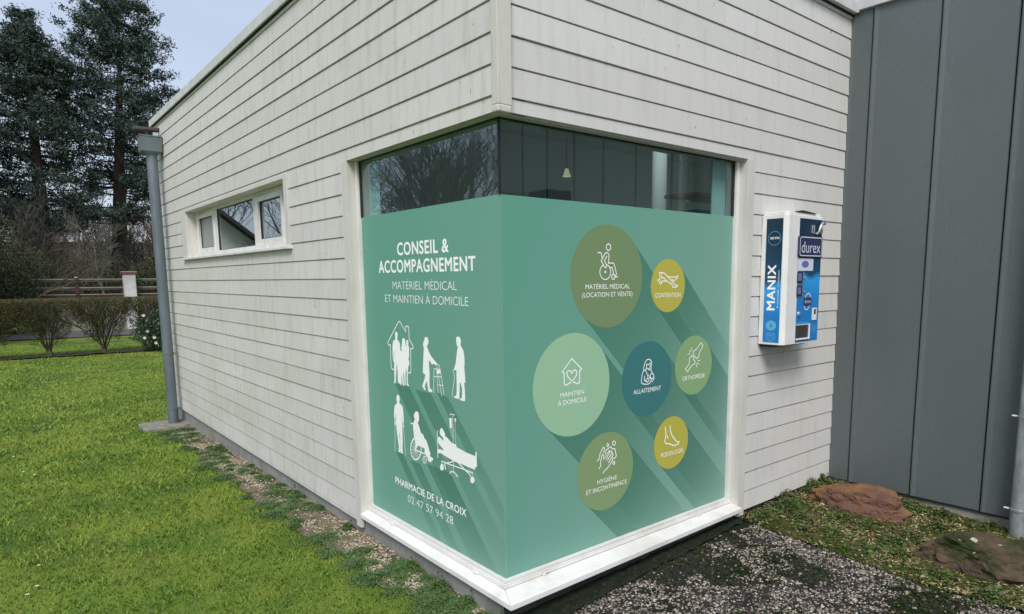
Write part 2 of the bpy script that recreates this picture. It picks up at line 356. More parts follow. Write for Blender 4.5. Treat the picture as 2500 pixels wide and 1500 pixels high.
# plinth
MB().box(.03, .20, .033, 8.12, -.9, -.122).build('plinth', M['concrete'], TB)
MB().box(.032, 3.74, .03, .20, -.9, -.124).build('plinth', M['concrete_dark'], TB)
# --- boards
def plank(side, s0, s1, n, zb=None, zt=None):
    lo = zk(n); hi = zk(n+1)-.0046
    zb = lo if zb is None else max(lo, zb); zt = hi if zt is None else min(hi, zt)
    if s1-s0 < .01 or zt-zb < .012: return
    d = lambda z: .000+.0072*(z-lo)/P_           # lower edge stands proud of the board below
    jit = random.uniform(-.0012, .0012); s0 += .0013; s1 -= .0013
    def pt(s, z, dd): return (dd+jit, s, z) if side == 'L' else (s, dd+jit, z)
    ch = .0022
    prof = [(zb, .0125), (zb, d(zb)+ch), (zb+ch, d(zb)), (zt-.002, d(zt)), (zt, d(zt)+.003), (zt, .0125)]
    vs = [pt(s, z, dd) for s in (s0, s1) for z, dd in prof]; n6 = len(prof)
    fs = [tuple(range(n6)), tuple(range(n6, 2*n6))[::-1]]+[(i, i+n6, (i+1) % n6+n6, (i+1) % n6) for i in range(n6)]
    if side == 'R': fs = [f[::-1] for f in fs]
    MB().add(vs, fs).build('plank', M['board_left' if side == 'L' else 'board_right'], TB, origin=pt(s0, zb, 0))
def run(side, s0, s1, n, joints, **kw):
    js = [j for j in joints if s0+.12 < j < s1-.12]
    e = [s0]+sorted(js)+[s1]
    for a, c in zip(e[:-1], e[1:]): plank(side, a, c, n, **kw)
JL = {4: [1.167, 5.3], 8: [3.198, 7.1], 6: [3.371, 6.6], 3: [2.545, 6.1], 1: [1.08, 4.9], 5: [4.521, 2.02], 0: [2.452, 5.9], -4: [2.377, 6.9], 2: [3.95, 7.2], 7: [1.7, 5.2]}
JR = {6: [1.907], 3: [.99], 5: [3.357], 0: [2.797]}
LEND = 8.13
for n in range(-17, 10):
    lo, hi = zk(n), zk(n+1)
    jl = JL.get(n, [2.4+1.7*((n*37) % 10)/10, 5.6+1.6*((n*53) % 10)/10])
    zt = TOPZ if n == 9 else None; zb = -.192 if n == -17 else None
    kw = {}
    if zt: kw['zt'] = zt
    # left face
    y_start = .020
    if lo < 2.447:
        if hi > 2.447: run('L', .020, 1.856, n, jl, zb=2.447, **kw)
        y_start = 1.858
    if lo < 2.505 and hi > 1.89:
        run('L', y_start, 2.928, n, [j for j in jl if abs(j-2.93) > .2], **kw); run('L', 6.782, LEND, n, [], **kw)
        if hi > 2.507 and lo < 2.507: run('L', 2.929, 6.781, n, jl, zb=2.507)
        if lo < 1.888 and hi > 1.888: run('L', 2.929, 6.781, n, jl, zt=1.888)
    else: run('L', y_start, LEND, n, jl, **kw)
    # right face
    jr = JR.get(n, [.5+2.6*((n*29) % 10)/10] if n > 0 else [])
    x_start = .086
    if lo < 2.455:
        if hi > 2.455: run('R', .086, 2.320, n, jr, zb=2.455, **kw)
        x_start = 2.322
    run('R', x_start, 3.690, n, jr, **kw)
# bottom edge of the lowest board on the left is cut a little lower
MB().box(-.0005, .0145, 1.858, LEND, -.196, -.1725).build('starter_board', M['board_left'], TB)
# --- corner post and its foot
MB().box(-.006, .083, -.034, .0185, 2.478, 3.80).build('corner_post', M['post'], TB, bevel=.004)
MB().box(-.010, .080, -.038, .0185, 2.440, 2.4765).build('post_foot', M['post'], TB, bevel=.010, seg=3)
# --- trims round the openings
MB().box(-.003, .021, 1.776, 1.8575, -.235, 2.4465).build('casing', M['trim'], TB, bevel=.002)
MB().box(2.238, 2.3215, -.003, .021, -.205, 2.4545).build('casing', M['trim'], TB, bevel=.002)
# reveals of the corner window: jambs and soffit
MB().box(.0212, .087, 1.770, 1.79, -.15, 2.4465).build('jamb', M['trim'], TB)
MB().box(-.001, .0208, 1.770, 1.7755, -.16, 2.4465).build('jamb_edge', M['trim'], TB)
MB().box(2.230, 2.25, .0212, .087, -.15, 2.4535).build('jamb', M['trim'], TB)
MB().box(2.2315, 2.2375, -.001, .0208, -.16, 2.4535).build('jamb_edge', M['trim'], TB)
MB().prism([(.0205, .0205), (2.235, .0205), (2.235, .20), (.20, .20), (.20, 1.775), (.0205, 1.775)], 2.4475, 2.4515).build('soffit', M['board_right'], TB)
# --- parapet cap
b = MB(); b.box(-.030, .10, -.048, 8.16, 3.765, 3.852).box(.10, 3.668, -.048, .10, 3.765, 3.852).build('parapet_cap', M['fascia'], TB, bevel=.003)
MB().box(-.014, .018, -.03, 8.14, 3.7555, 3.7645).build('drip_edge', M['dark'], TB)
MB().box(.086, 3.69, -.0135, .018, 3.7557, 3.7643).build('drip_edge', M['dark'], TB)
# --- water spout through the parapet
b = MB(); b.tube([(.05, 7.70, 3.655), (-.30, 7.70, 3.635)], .032, 12).build('roof_spout', M['brown_metal'], TB, smooth=True)
# --- long narrow window in the left wall
WN = MB()
WN.box(-.012, .021, 2.93, 3.012, 1.893, 2.5045).box(-.012, .021, 6.535, 6.7805, 1.893, 2.5045).box(-.0125, .021, 3.0125, 6.5345, 2.470, 2.5042)
win = WN.build('strip_window', M['trim'], TB, bevel=.002)
ww = MB(); ww.box(.0215, .13, 6.5352, 6.555, 1.90, 2.476).box(.0215, .13, 2.988, 3.0118, 1.90, 2.476).box(.0215, .13, 3.012, 6.535, 2.4705, 2.4765).build('reveal', M['trim'], win)
ww = MB(); ww.box(-.035, .105, 2.915, 6.80, 1.886, 1.908).box(.060, .112, 3.0, 6.5, 1.9082, 1.962).build('window_sill', M['pvc'], win, bevel=.003)
# frame members
fr = MB(); XF0, XF1 = .105, .155
fr.box(XF0, XF1, 3.013, 3.36, 1.9085, 2.470).box(XF0, XF1, 6.40, 6.534, 1.9085, 2.470).box(XF0, XF1, 3.36, 6.40, 1.9085, 1.966).box(XF0, XF1, 3.36, 6.40, 2.432, 2.470)
fr.box(XF0, XF1, 4.10, 4.225, 1.966, 2.432).box(XF0, XF1, 5.565, 5.665, 1.966, 2.432)
fr.build('frame', M['pvc'], win, bevel=.003)
for (y0, y1) in ((3.362, 4.098), (5.667, 6.398)):
    s = MB(); x0, x1 = .094, .14
    s.box(x0, x1, y0, y0+.052, 1.967, 2.431).box(x0, x1, y1-.052, y1, 1.967, 2.431).box(x0, x1, y0+.052, y1-.052, 1.967, 2.019).box(x0, x1, y0+.052, y1-.052, 2.379, 2.431)
    s.build('sash', M['pvc'], win, bevel=.003)
for (y0, y1, mt) in ((3.414, 4.046, 'glass2'), (4.225, 5.565, 'glass2'), (5.719, 6.346, 'frosted')):
    e = .008; g = MB(); z0, z1 = (2.019, 2.379) if y1-y0 < 1 else (1.966, 2.432)
    g.box(.112, .120, y0, y0+e, z0, z1).box(.112, .120, y1-e, y1, z0, z1).box(.112, .120, y0+e, y1-e, z0, z0+e).box(.112, .120, y0+e, y1-e, z1-e, z1).build('gasket', M['gasket'], win)
    MB().box(.122, .126, y0+.001, y1-.001, z0+.001, z1-.001).build('pane', M[mt], win)
for yy in (3.72, 4.75, 5.6, 6.2): MB().tube([(.052, yy, 1.935), (.0605, yy, 1.935)], .010, 10).build('screw_cap', M['pvc'], win)

# --- corner window: frame, sill, panes
cw = MB(); GC = .085
# lower rails (two steps) and upright edge frames
cw.box(.056, .086, .056, 1.7695, -.104, -.078).box(.086, 2.2295, .056, .086, -.104, -.078)
cw.box(.066, .086, .066, 1.7695, -.0765, -.058).box(.086, 2.2295, .066, .086, -.0765, -.058)
cw.box(.062, .089, 1.738, 1.7697, -.0575, 2.4473).box(2.192, 2.2297, .062, .089, -.0575, 2.4473)
CW = cw.build('corner_window', M['pvc'], TB, bevel=.002)
# sill with a lip, mitred at the corner; its right run tapers
sl = MB()
o1, o2, o3 = (-.012, -.090), (2.236, -.045), (-.012, 1.769)
zt = -.106; zo = -.118
sl.hexa([(o3[0], 1.769, zo-.034), (o1[0], o1[1], zo-.034), (.060, .060, zt-.034), (.060, 1.769, zt-.034), (o3[0], 1.769, zo), (o1[0], o1[1], zo), (.060, .060, zt), (.060, 1.769, zt)])
sl.build('sill', M['sill'], TB, bevel=.004)
sl = MB(); q = .0012
sl.hexa([(o1[0]+q, o1[1], zo-.034), (o2[0], o2[1], zo-.034), (2.236, .060, zt-.034), (.060+q, .060, zt-.034), (o1[0]+q, o1[1], zo), (o2[0], o2[1], zo), (2.236, .060, zt), (.060+q, .060, zt)])
sl.build('sill', M['sill'], TB, bevel=.004)
for yy in (1.36, .31): MB().box(.040, .0555, yy, yy+.045, -.1045, -.086).build('drain_cap', M['pvc'], CW, bevel=.004)
for xx in (.33, 1.80): MB().box(xx, xx+.045, .040, .0555, -.1045, -.086).build('drain_cap', M['pvc'], CW, bevel=.004)
MB().box(.343, .368, .0388, .0398, -.094, -.090).build('drain_slot', M['gasket'], CW)
# gaskets: head, sides above the film, and the glass-to-glass joint
g = MB(); g.box(.078, .092, .078, 1.737, 2.439, 2.447).box(.092, 2.191, .078, .092, 2.439, 2.447)
g.box(.079, .088, 1.722, 1.7375, 2.062, 2.439).box(2.172, 2.1915, .079, .088, 2.062, 2.439).build('gasket', M['gasket'], CW)
MB().box(.0785, .0905, .0785, .0905, 2.062, 2.439).build('glass_joint', M['gasket'], CW)
MB().box(.0865, .0905, .091, 1.7375, -.057, 2.441).build('pane', M['glass'], CW)
MB().box(.091, 2.1915, .0865, .0905, -.057, 2.441).build('pane', M['glass'], CW)

# --- inside the room
b = MB(); b.box(.201, .6, .201, 7.94, 3.30, 3.32).box(6.4, 7.5, .201, 7.94, 3.30, 3.32).box(.6, 6.4, .201, .7, 3.30, 3.32).box(.6, 6.4, 1.9, 7.94, 3.30, 3.32).build('ceiling', M['ceiling'], TB)
MB().box(.091, 7.5, .091, 7.94, -.119, -.100).build('floor', M['inner_floor'], TB)
b = MB(); b.box(.21, 7.49, 3.55, 3.62, -.10, 3.299).build('partition', M['inner'], TB)
b = MB(); b.box(7.40, 7.48, .21, 3.54, -.10, .90).box(7.40, 7.48, .21, 3.54, 2.60, 3.299).box(7.40, 7.48, .21, .5, .90, 2.35).box(7.40, 7.48, 3.2, 3.54, .90, 2.35).box(7.40, 7.48, 1.8, 1.9, .90, 2.35).build('added_opening_wall', M['inner'], TB)  # unseen end wall, its opening added so that daylight reaches the room
for x0 in (2.36, 2.78, 3.22): MB().box(x0, x0+.34, 3.50, 3.548, -.09, 2.62).build('door_panel', M['door'], TB, bevel=.01)
MB().tube([(3.36, 1.76, -.1), (3.36, 1.76, 3.299)], .075, 20, caps=False).build('column', M['inner'], TB, smooth=True)
def curtain(x0, y0, x1, y1, n, label):
    t = MB(); pts = []
    for i in range(n*4+1):
        f = i/(n*4); a = .014*math.sin(i*math.pi/2); px = x0+(x1-x0)*f; py = y0+(y1-y0)*f
        L = math.hypot(x1-x0, y1-y0); pts.append((px-(y1-y0)/L*a, py+(x1-x0)/L*a))
    vs = [(x, y, -.04) for x, y in pts]+[(x, y, 2.70) for x, y in pts]; m = len(pts)
    t.add(vs, [(i, i+1, i+1+m, i+m) for i in range(m-1)])
    vs2 = [(x+.004, y+.004, z) for x, y, z in vs]; t.add(vs2, [(i+m, i+1+m, i+1, i) for i in range(m-1)])
    o = t.build('curtain', M['curtain'], None, origin=(x0, y0, -.04), smooth=True); tag(o, label, 'curtain', 'curtains drawn to the sides of the corner window'); return o
curtain(2.01, .145, 2.165, .150, 6, 'pale green curtain bunched at the right end of the corner window')
curtain(.145, 1.56, .150, 1.72, 6, 'pale green curtain bunched at the left end of the corner window')
sh = thing('shelf_unit', (2.45, .55, -.1), 'tan wooden shelf unit behind the right pane of the corner window', 'shelf')
MB().box(2.28, 2.95, .50, .80, 2.26, 2.285).build('shelf', M['tan'], sh); MB().box(2.28, 2.95, .50, .80, 1.93, 1.955).build('shelf', M['tan'], sh)
MB().box(2.955, 2.98, .50, .80, -.1, 2.45).build('side_panel', M['tan'], sh); MB().box(2.25, 2.275, .50, .80, -.1, 1.93).build('side_panel', M['tan'], sh)
tag(MB().box(2.36, 2.60, .53, .75, 1.956, 2.16).build('storage_box', M['blue_box'], None, origin=(2.48, .64, 1.956), bevel=.01), 'bright blue storage box on the shelf inside the corner window', 'box')
cab = thing('tall_cabinet', (1.95, 1.85, -.1), 'tall dark cabinet inside the room behind the corner window', 'cabinet')
MB().box(1.83, 2.10, 1.72, 2.0, -.1, 2.40).build('body', M['dark'], cab, bevel=.01); MB().box(1.84, 2.09, 1.705, 1.7185, -.05, 2.38).build('door', M['gasket'], cab, bevel=.005)
lm = base_mat('lit_lampshade', (.8, .75, .6), .6); lb = lm[2]; lb.inputs['Emission Color'].default_value = (1, .82, .5, 1); lb.inputs['Emission Strength'].default_value = .22; M['lamp'] = lm[0]
pl_ = thing('pendant_lamp', (1.50, 1.12, 3.299), 'small warm pendant lamp hanging inside the corner window', 'lamp')
b = MB(); b.tube([(1.50, 1.12, 2.46), (1.50, 1.12, 2.42), (1.50, 1.12, 2.40)], [.012, .024, .034], 16, caps=False).build('lamp_shade', M['lamp'], pl_, smooth=True)
MB().tube([(1.50, 1.12, 2.44), (1.50, 1.12, 3.299)], .003, 6).build('cord', M['gasket'], pl_)

# ================================================================ GREY CLAD BUILDING
GX = 3.70
GB = thing('metal_clad_building', (GX, -.1, -.3), 'dark grey building with upright metal cladding panels, at the right edge', 'building')
MB().box(GX+.034, GX+5, -7.0, .02, -.15, 3.79).build('wall', M['dark'], GB)
seams = [.0215, -.170, -.682, -1.192, -1.702, -2.212, -2.722, -3.232, -3.742, -4.252, -4.762, -5.272, -5.782, -6.292, -6.802]
for a, c in zip(seams[:-1], seams[1:]):
    y1 = a-.0045; y0 = c+.0075; ch = .005
    poly = [(GX+.030, y0), (GX+.004+ch, y0), (GX+.004, y0+ch), (GX-.004, y1-.040), (GX-.012, y1-ch-.006), (GX-.009, y1-.001), (GX+.012, y1), (GX+.030, y1)]
    MB().prism(poly[::-1], -.182, 3.782).build('panel', M['panel'], GB, origin=(GX, (y0+y1)/2, -.182))
MB().box(GX-.004, GX+.03, -6.8, .0, -.196, -.185).build('base_trim', M['gasket'], GB)
MB().box(GX+.012, GX+.2, -6.9, .02, -.9, -.198).build('plinth', M['concrete_pale'], GB)
MB().box(GX-.034, GX+.16, -6.9, -.05, 3.785, 3.872).build('parapet_cap', M['fascia'], GB, bevel=.003)
MB().box(GX+.1, GX+5, -6.9, -.0, 3.80, 3.84).build('roof', M['roof'], GB)

# ================================================================ PIPES
def ring(mb, x, y, z, r, h, w=.004, seg=24):
    mb.tube([(x, y, z-h/2-.001), (x, y, z-h/2), (x, y, z+h/2), (x, y, z+h/2+.001)], [r+.0005, r+w, r+w, r+.0005], seg)
px, py = -.125, 7.62; DP = thing('downpipe', (px, py, -.40), 'blue grey zinc downpipe with square hopper at far end of the white wall', 'downpipe')
MB().tube([(px, py, -.42), (px, py, 3.30)], .066, 28).build('pipe', M['zinc'], DP, smooth=True)
for z in (-.16, 1.12 if False else .62, 2.0): 
    if z == 2.0: continue
    b = MB(); ring(b, px, py, z, .066, .022, .006); b.build('clamp', M['zinc'], DP, smooth=True)
    MB().tube([(px+.06, py, z), (.004, py, z)], .006, 8).build('bracket', M['zinc'], DP)
x0, x1, y0, y1 = -.262, -.004, 7.50, 7.74; zt, zb = 3.535, 3.335
hb = MB(); i = .008
hb.hexa([(x0+i, y0+i, zb), (x1-i, y0+i, zb), (x1-i, y1-i, zb), (x0+i, y1-i, zb), (x0, y0, zt), (x1, y0, zt), (x1, y1, zt), (x0, y1, zt)])
hp = hb.build('hopper', M['zinc'], DP, bevel=.003)
MB().box(x0-.006, x1, y0-.006, y0, zt-.012, zt+.003).box(x0-.006, x0, y0, y1+.006, zt-.012, zt+.003).build('rim', M['zinc'], hp)
MB().hexa([(px-.07, py-.07, zb-.035), (px+.07, py-.07, zb-.035), (px+.07, py+.07, zb-.035), (px-.07, py+.07, zb-.035), (x0+i, y0+i, zb-.0005), (x1-i, y0+i, zb-.0005), (x1-i, y1-i, zb-.0005), (x0+i, y1-i, zb-.0005)]).build('outlet', M['zinc'], hp)
rx, ry = 3.605, -1.462; RP = thing('galvanised_downpipe', (rx, ry, -.31), 'bright galvanised downpipe in front of the grey cladding, cut by the right edge', 'downpipe')
MB().tube([(rx, ry, -.34), (rx, ry, 3.76)], .052, 28).build('pipe', M['zinc_bright'], RP, smooth=True)
for z in (.615, -.075, 2.4):
    b = MB(); ring(b, rx, ry, z, .052, .014, .006); b.build('clamp', M['zinc_bright'], RP, smooth=True)
    MB().tube([(rx-.02, ry+.055, z), (rx-.02, ry+.088, z)], .007, 8).build('bolt', M['pvc'], RP)
    MB().tube([(rx+.05, ry, z), (GX+.002, ry, z)], .006, 8).build('bracket', M['zinc_bright'], RP)
# stone slab under the left pipe
sl = MB(); g0 = gzf(-.2, 7.7); pts = []
for k in range(26):
    a = 2*math.pi*k/26; r = 1+.07*math.sin(3*a+1)+.05*random.random(); c_, s_ = math.cos(a), math.sin(a)
    f = (abs(c_)**6+abs(s_)**6)**(-1/6); pts.append((-.235+.31*c_*f*r*.95, 7.62+.27*s_*f*r*.95))
sl.prism(pts, g0-.05, g0+.045)
tag(sl.build('stone_slab', M['slab'], None, origin=(-.235, 7.62, g0-.05), bevel=.012), 'worn flat stone slab on the grass under the zinc downpipe', 'slab')

# ================================================================ LETTERING AND PRINT HELPERS
def text_faces(txt, bold):
    c = bpy.data.curves.new('t', 'FONT'); c.body = txt; c.resolution_u = 4; c.fill_mode = 'FRONT'
    c.offset = -.012 if bold == 0 else -.002
    if bold >= .5: c.space_character = 1.06 if bold < 1 else 1.10
    o = bpy.data.objects.new('t', c); COL.objects.link(o)
    dg = bpy.context.evaluated_depsgraph_get(); dg.update(); me = bpy.data.meshes.new_from_object(o.evaluated_get(dg))
    v0 = [v.co.copy() for v in me.vertices]; f0 = [tuple(p.vertices) for p in me.polygons]
    bpy.data.objects.remove(o); bpy.data.curves.remove(c); bpy.data.meshes.remove(me)
    if bold < .5: return v0, f0
    vs = []; fs = []; d = .021 if bold < 1 else .030        # heavy face: the outline swept round a small circle
    for k in range(9):
        ox, oy = (0, 0) if k == 8 else (d*math.cos(k*math.pi/4), d*math.sin(k*math.pi/4)*.8)
        n_ = len(vs); vs += [Vector((v.x+ox, v.y+oy, k)) for v in v0]; fs += [tuple(i+n_ for i in f) for f in f0]
    return vs, fs
CAPH = None
def text_on(name, txt, org0, dirx, up, width, cap, bold, mat, parent):
    """txt with its baseline starting at org0, running along dirx for `width`, capitals `cap` tall"""
    global CAPH
    vs, fs = text_faces(txt, bold)
    if CAPH is None:
        v2, _ = text_faces('H', .2); CAPH = max(v.y for v in v2)-min(v.y for v in v2)
    x0 = min(v.x for v in vs); x1 = max(v.x for v in vs); dirx = Vector(dirx); up = Vector(up); org0 = Vector(org0)
    sx = width/(x1-x0); sy = cap/CAPH
    nrm = dirx.cross(up)
    return MB().add([org0+dirx*(v.x-x0)*sx+up*v.y*sy+nrm*v.z*.00003 for v in vs], fs).build(name, mat, parent)
def ribbon(mb, pts, w, f3, k=0):
    """flat stroke of width w through 2-D pts with mitred joins; f3(s,z,k) lifts to 3-D"""
    P = [Vector((p[0], p[1])) for p in pts]; closed = (P[0]-P[-1]).length < 1e-4 and len(P) > 3
    if closed: P = P[:-1]
    n = len(P); L = []; Rr = []
    for i in range(n):
        a = P[i-1] if (i > 0 or closed) else None; b_ = P[(i+1) % n] if (i < n-1 or closed) else None
        d1 = (P[i]-a).normalized() if a is not None else None; d2 = (b_-P[i]).normalized() if b_ is not None else None
        if d1 is None: d1 = d2
        if d2 is None: d2 = d1
        n1 = Vector((-d1.y, d1.x)); n2 = Vector((-d2.y, d2.x)); m = n1+n2
        m = n1 if m.length < .2 else m.normalized(); s = min(1.6, 1/max(.3, m.dot(n1)))
        L.append(P[i]+m*w/2*s); Rr.append(P[i]-m*w/2*s)
    vs = [f3(p.x, p.y, k) for p in L]+[f3(p.x, p.y, k) for p in Rr]
    fs = [(i, (i+1) % n, n+(i+1) % n, n+i) for i in range(n if closed else n-1)]
    mb.add(vs, fs)
    if not closed:          # round the ends
        for c in (P[0], P[-1]):
            mb.add([f3(c.x+w/2*math.cos(t*math.pi/6), c.y+w/2*math.sin(t*math.pi/6), k+1) for t in range(12)], [tuple(range(12))])

# ================================================================ WINDOW FILM (printed)
def film_mat():
    m, t, b = base_mat('green_film_print', (.13, .34, .27), .42, 0, .35)
    g = nd(t, 'ShaderNodeNewGeometry'); sp = nd(t, 'ShaderNodeSeparateXYZ'); t.links.new(g.outputs['Position'], sp.inputs[0])
    # printed diagonal tint: deeper green at the outer upper corner of each half, paler towards lower right
    a = nd(t, 'ShaderNodeMath', operation='MULTIPLY_ADD'); a.inputs[1].default_value = -.30; a.inputs[2].default_value = .50; t.links.new(sp.outputs['Y'], a.inputs[0])
    c = nd(t, 'ShaderNodeMath', operation='MULTIPLY_ADD'); c.inputs[1].default_value = .36; t.links.new(sp.outputs['X'], c.inputs[0]); t.links.new(a.outputs[0], c.inputs[2])
    gt = nd(t, 'ShaderNodeMath', operation='GREATER_THAN'); gt.inputs[1].default_value = .095; t.links.new(sp.outputs['X'], gt.inputs[0])
    o2 = nd(t, 'ShaderNodeMath', operation='MULTIPLY_ADD'); o2.inputs[1].default_value = -.42; t.links.new(gt.outputs[0], o2.inputs[0]); t.links.new(c.outputs[0], o2.inputs[2])
    z = nd(t, 'ShaderNodeMath', operation='MULTIPLY_ADD'); z.inputs[1].default_value = -.20; t.links.new(sp.outputs['Z'], z.inputs[0])
    ad = nd(t, 'ShaderNodeMath', operation='ADD'); ad.inputs[1].default_value = .22; t.links.new(o2.outputs[0], ad.inputs[0]); t.links.new(ad.outputs[0], z.inputs[2])
    mx = nd(t, 'ShaderNodeMix', data_type='RGBA'); mx.clamp_factor = True
    mx.inputs[6].default_value = (.122, .335, .255, 1); mx.inputs[7].default_value = (.215, .385, .320, 1)
    t.links.new(z.outputs[0], mx.inputs['Factor']); t.links.new(mx.outputs[2], b.inputs['Base Color'])
    return m
M['film'] = film_mat()
def fade_mat():
    m = bpy.data.materials.new('darker_green_print'); m.use_nodes = True; t = m.node_tree; b = t.nodes['Principled BSDF']
    b.inputs['Base Color'].default_value = (.085, .275, .195, 1); b.inputs['Roughness'].default_value = .42; b.inputs['Specular IOR Level'].default_value = .35
    a = nd(t, 'ShaderNodeAttribute'); a.attribute_name = 'fade'; t.links.new(a.outputs['Fac'], b.inputs['Alpha']); return m
M['fade'] = fade_mat()
def col_print(name, c): return base_mat(name, c, .42, 0, .35)[0]
WF = thing('window_film', (GC, GC, -.058), 'large green printed film with white figures and coloured circles on the corner window', 'window sign')
ft = .0006; fo = .0848
SL0, SL1, SR0, SR1, FZ0, FZ1 = .0855, 1.7365, .0855, 2.190, -.0565, 2.060
MB().box(fo-ft, fo, fo-ft, SL1, FZ0, FZ1).build('film_panel', M['film'], WF)
MB().box(fo+.0002, SR1, fo-ft, fo, FZ0, FZ1).build('film_panel', M['film'], WF)
def lift(side, layer):
    base = fo-ft-.00035*layer
    return (lambda s, z, k=0: (base-.00004*k, s, z)) if side == 'L' else (lambda s, z, k=0: (s, base-.00004*k, z))
# printed long diagonal bars (part of the design), each fading out
def clip_poly(poly, s0, s1, z0, z1):
    def cl(P, f, inter):
        o = []
        for i in range(len(P)):
            a, b_ = P[i-1], P[i]
            if f(b_):
                if not f(a): o.append(inter(a, b_))
                o.append(b_)
            elif f(a): o.append(inter(a, b_))
        return o
    def mk(ax, val): 
        def it(a, b_):
            t = (val-a[ax])/(b_[ax]-a[ax]); return tuple(a[k]+t*(b_[k]-a[k]) for k in range(3))
        return it
    for ax, val, sg in ((0, s0, 1), (0, s1, -1), (1, z0, 1), (1, z1, -1)):
        if not poly: return poly
        poly = cl(poly, lambda p, ax=ax, val=val, sg=sg: sg*(p[ax]-val) >= 0, mk(ax, val))
    return poly
def bar(side, pts, dirs, length, layer, a0):
    """pts: two edge points, the bar runs along dirs for `length`; alpha a0 -> 0"""
    N = 10; vs = []; fs = []; al = []; f3 = lift(side, layer)
    s0, s1 = (SL0+.0005, SL1) if side == 'L' else (SR0, SR1)
    for i in range(N):
        t0, t1 = i/N*length, (i+1)/N*length
        al0, al1 = a0*(1-i/N)**1.1, a0*(1-(i+1)/N)**1.1
        q = [(pts[0][0]+dirs[0]*t0, pts[0][1]+dirs[1]*t0, al0), (pts[1][0]+dirs[0]*t0, pts[1][1]+dirs[1]*t0, al0), (pts[1][0]+dirs[0]*t1, pts[1][1]+dirs[1]*t1, al1), (pts[0][0]+dirs[0]*t1, pts[0][1]+dirs[1]*t1, al1)]
        q = clip_poly(q, s0, s1, FZ0, FZ1)
        if len(q) < 3: continue
        n = len(vs); vs += [f3(p[0], p[1]) for p in q]; al += [p[2] for p in q]; fs.append(tuple(range(n, n+len(q))))
    if not fs: return
    me = bpy.data.meshes.new('printed_bar'); me.from_pydata(vs, [], fs); at = me.attributes.new('fade', 'FLOAT', 'POINT'); at.data.foreach_set('value', al)
    me.materials.append(M['fade']); me.update(); link_mesh('printed_bar', me, WF)
CIRC = {'c1': [0.8964, 1.6299, 0.3139, 0.3099], 'c2': [1.4695, 1.5686, 0.178, 0.1755], 'c3': [0.6037, 0.9932, 0.3111, 0.3082], 'c4': [1.2733, 0.9628, 0.2473, 0.2457], 'c5': [1.7683, 1.0069, 0.2106, 0.2092], 'c6': [0.889, 0.4079, 0.2515, 0.2517], 'c7': [1.5344, 0.4855, 0.1845, 0.1852]}
CCOL = {'c1': (.185, .270, .135), 'c2': (.475, .440, .080), 'c3': (.315, .530, .350), 'c4': (.050, .185, .190), 'c5': (.245, .400, .195), 'c6': (.225, .330, .160), 'c7': (.475, .440, .080)}
CLAB = {'c1': 'large olive green disc with a wheelchair icon', 'c2': 'mustard yellow disc with a pair of legs', 'c3': 'large pale green disc with a house and heart', 'c4': 'dark teal disc with a nursing mother', 'c5': 'leaf green disc with a bone joint', 'c6': 'olive green disc with washing hands', 'c7': 'mustard yellow disc with a bare foot'}
r2 = math.sqrt(.5)
for i, (k, (cx, cz, ra, rb)) in enumerate(CIRC.items()):
    r = (ra+rb)/2; bar('R', [(cx+r*r2, cz+r*r2), (cx-r*r2, cz-r*r2)], (r2, -r2), 1.15 if r > .22 else .95, 1+i*.12, .66 if k in ('c1', 'c2', 'c3') else .52)
DISC = {}
for i, (k, (cx, cz, ra, rb)) in enumerate(CIRC.items()):
    r = (ra+rb)/2; f3 = lift('R', 2.4+i*.05)
    o = MB().add([f3(cx+r*math.cos(a*math.pi/48), cz+r*math.sin(a*math.pi/48)) for a in range(96)], [tuple(range(96))]).build('disc', col_print('disc_print_'+k, CCOL[k]), WF, origin=f3(cx, cz)); o['label'] = CLAB[k]; DISC[k] = o
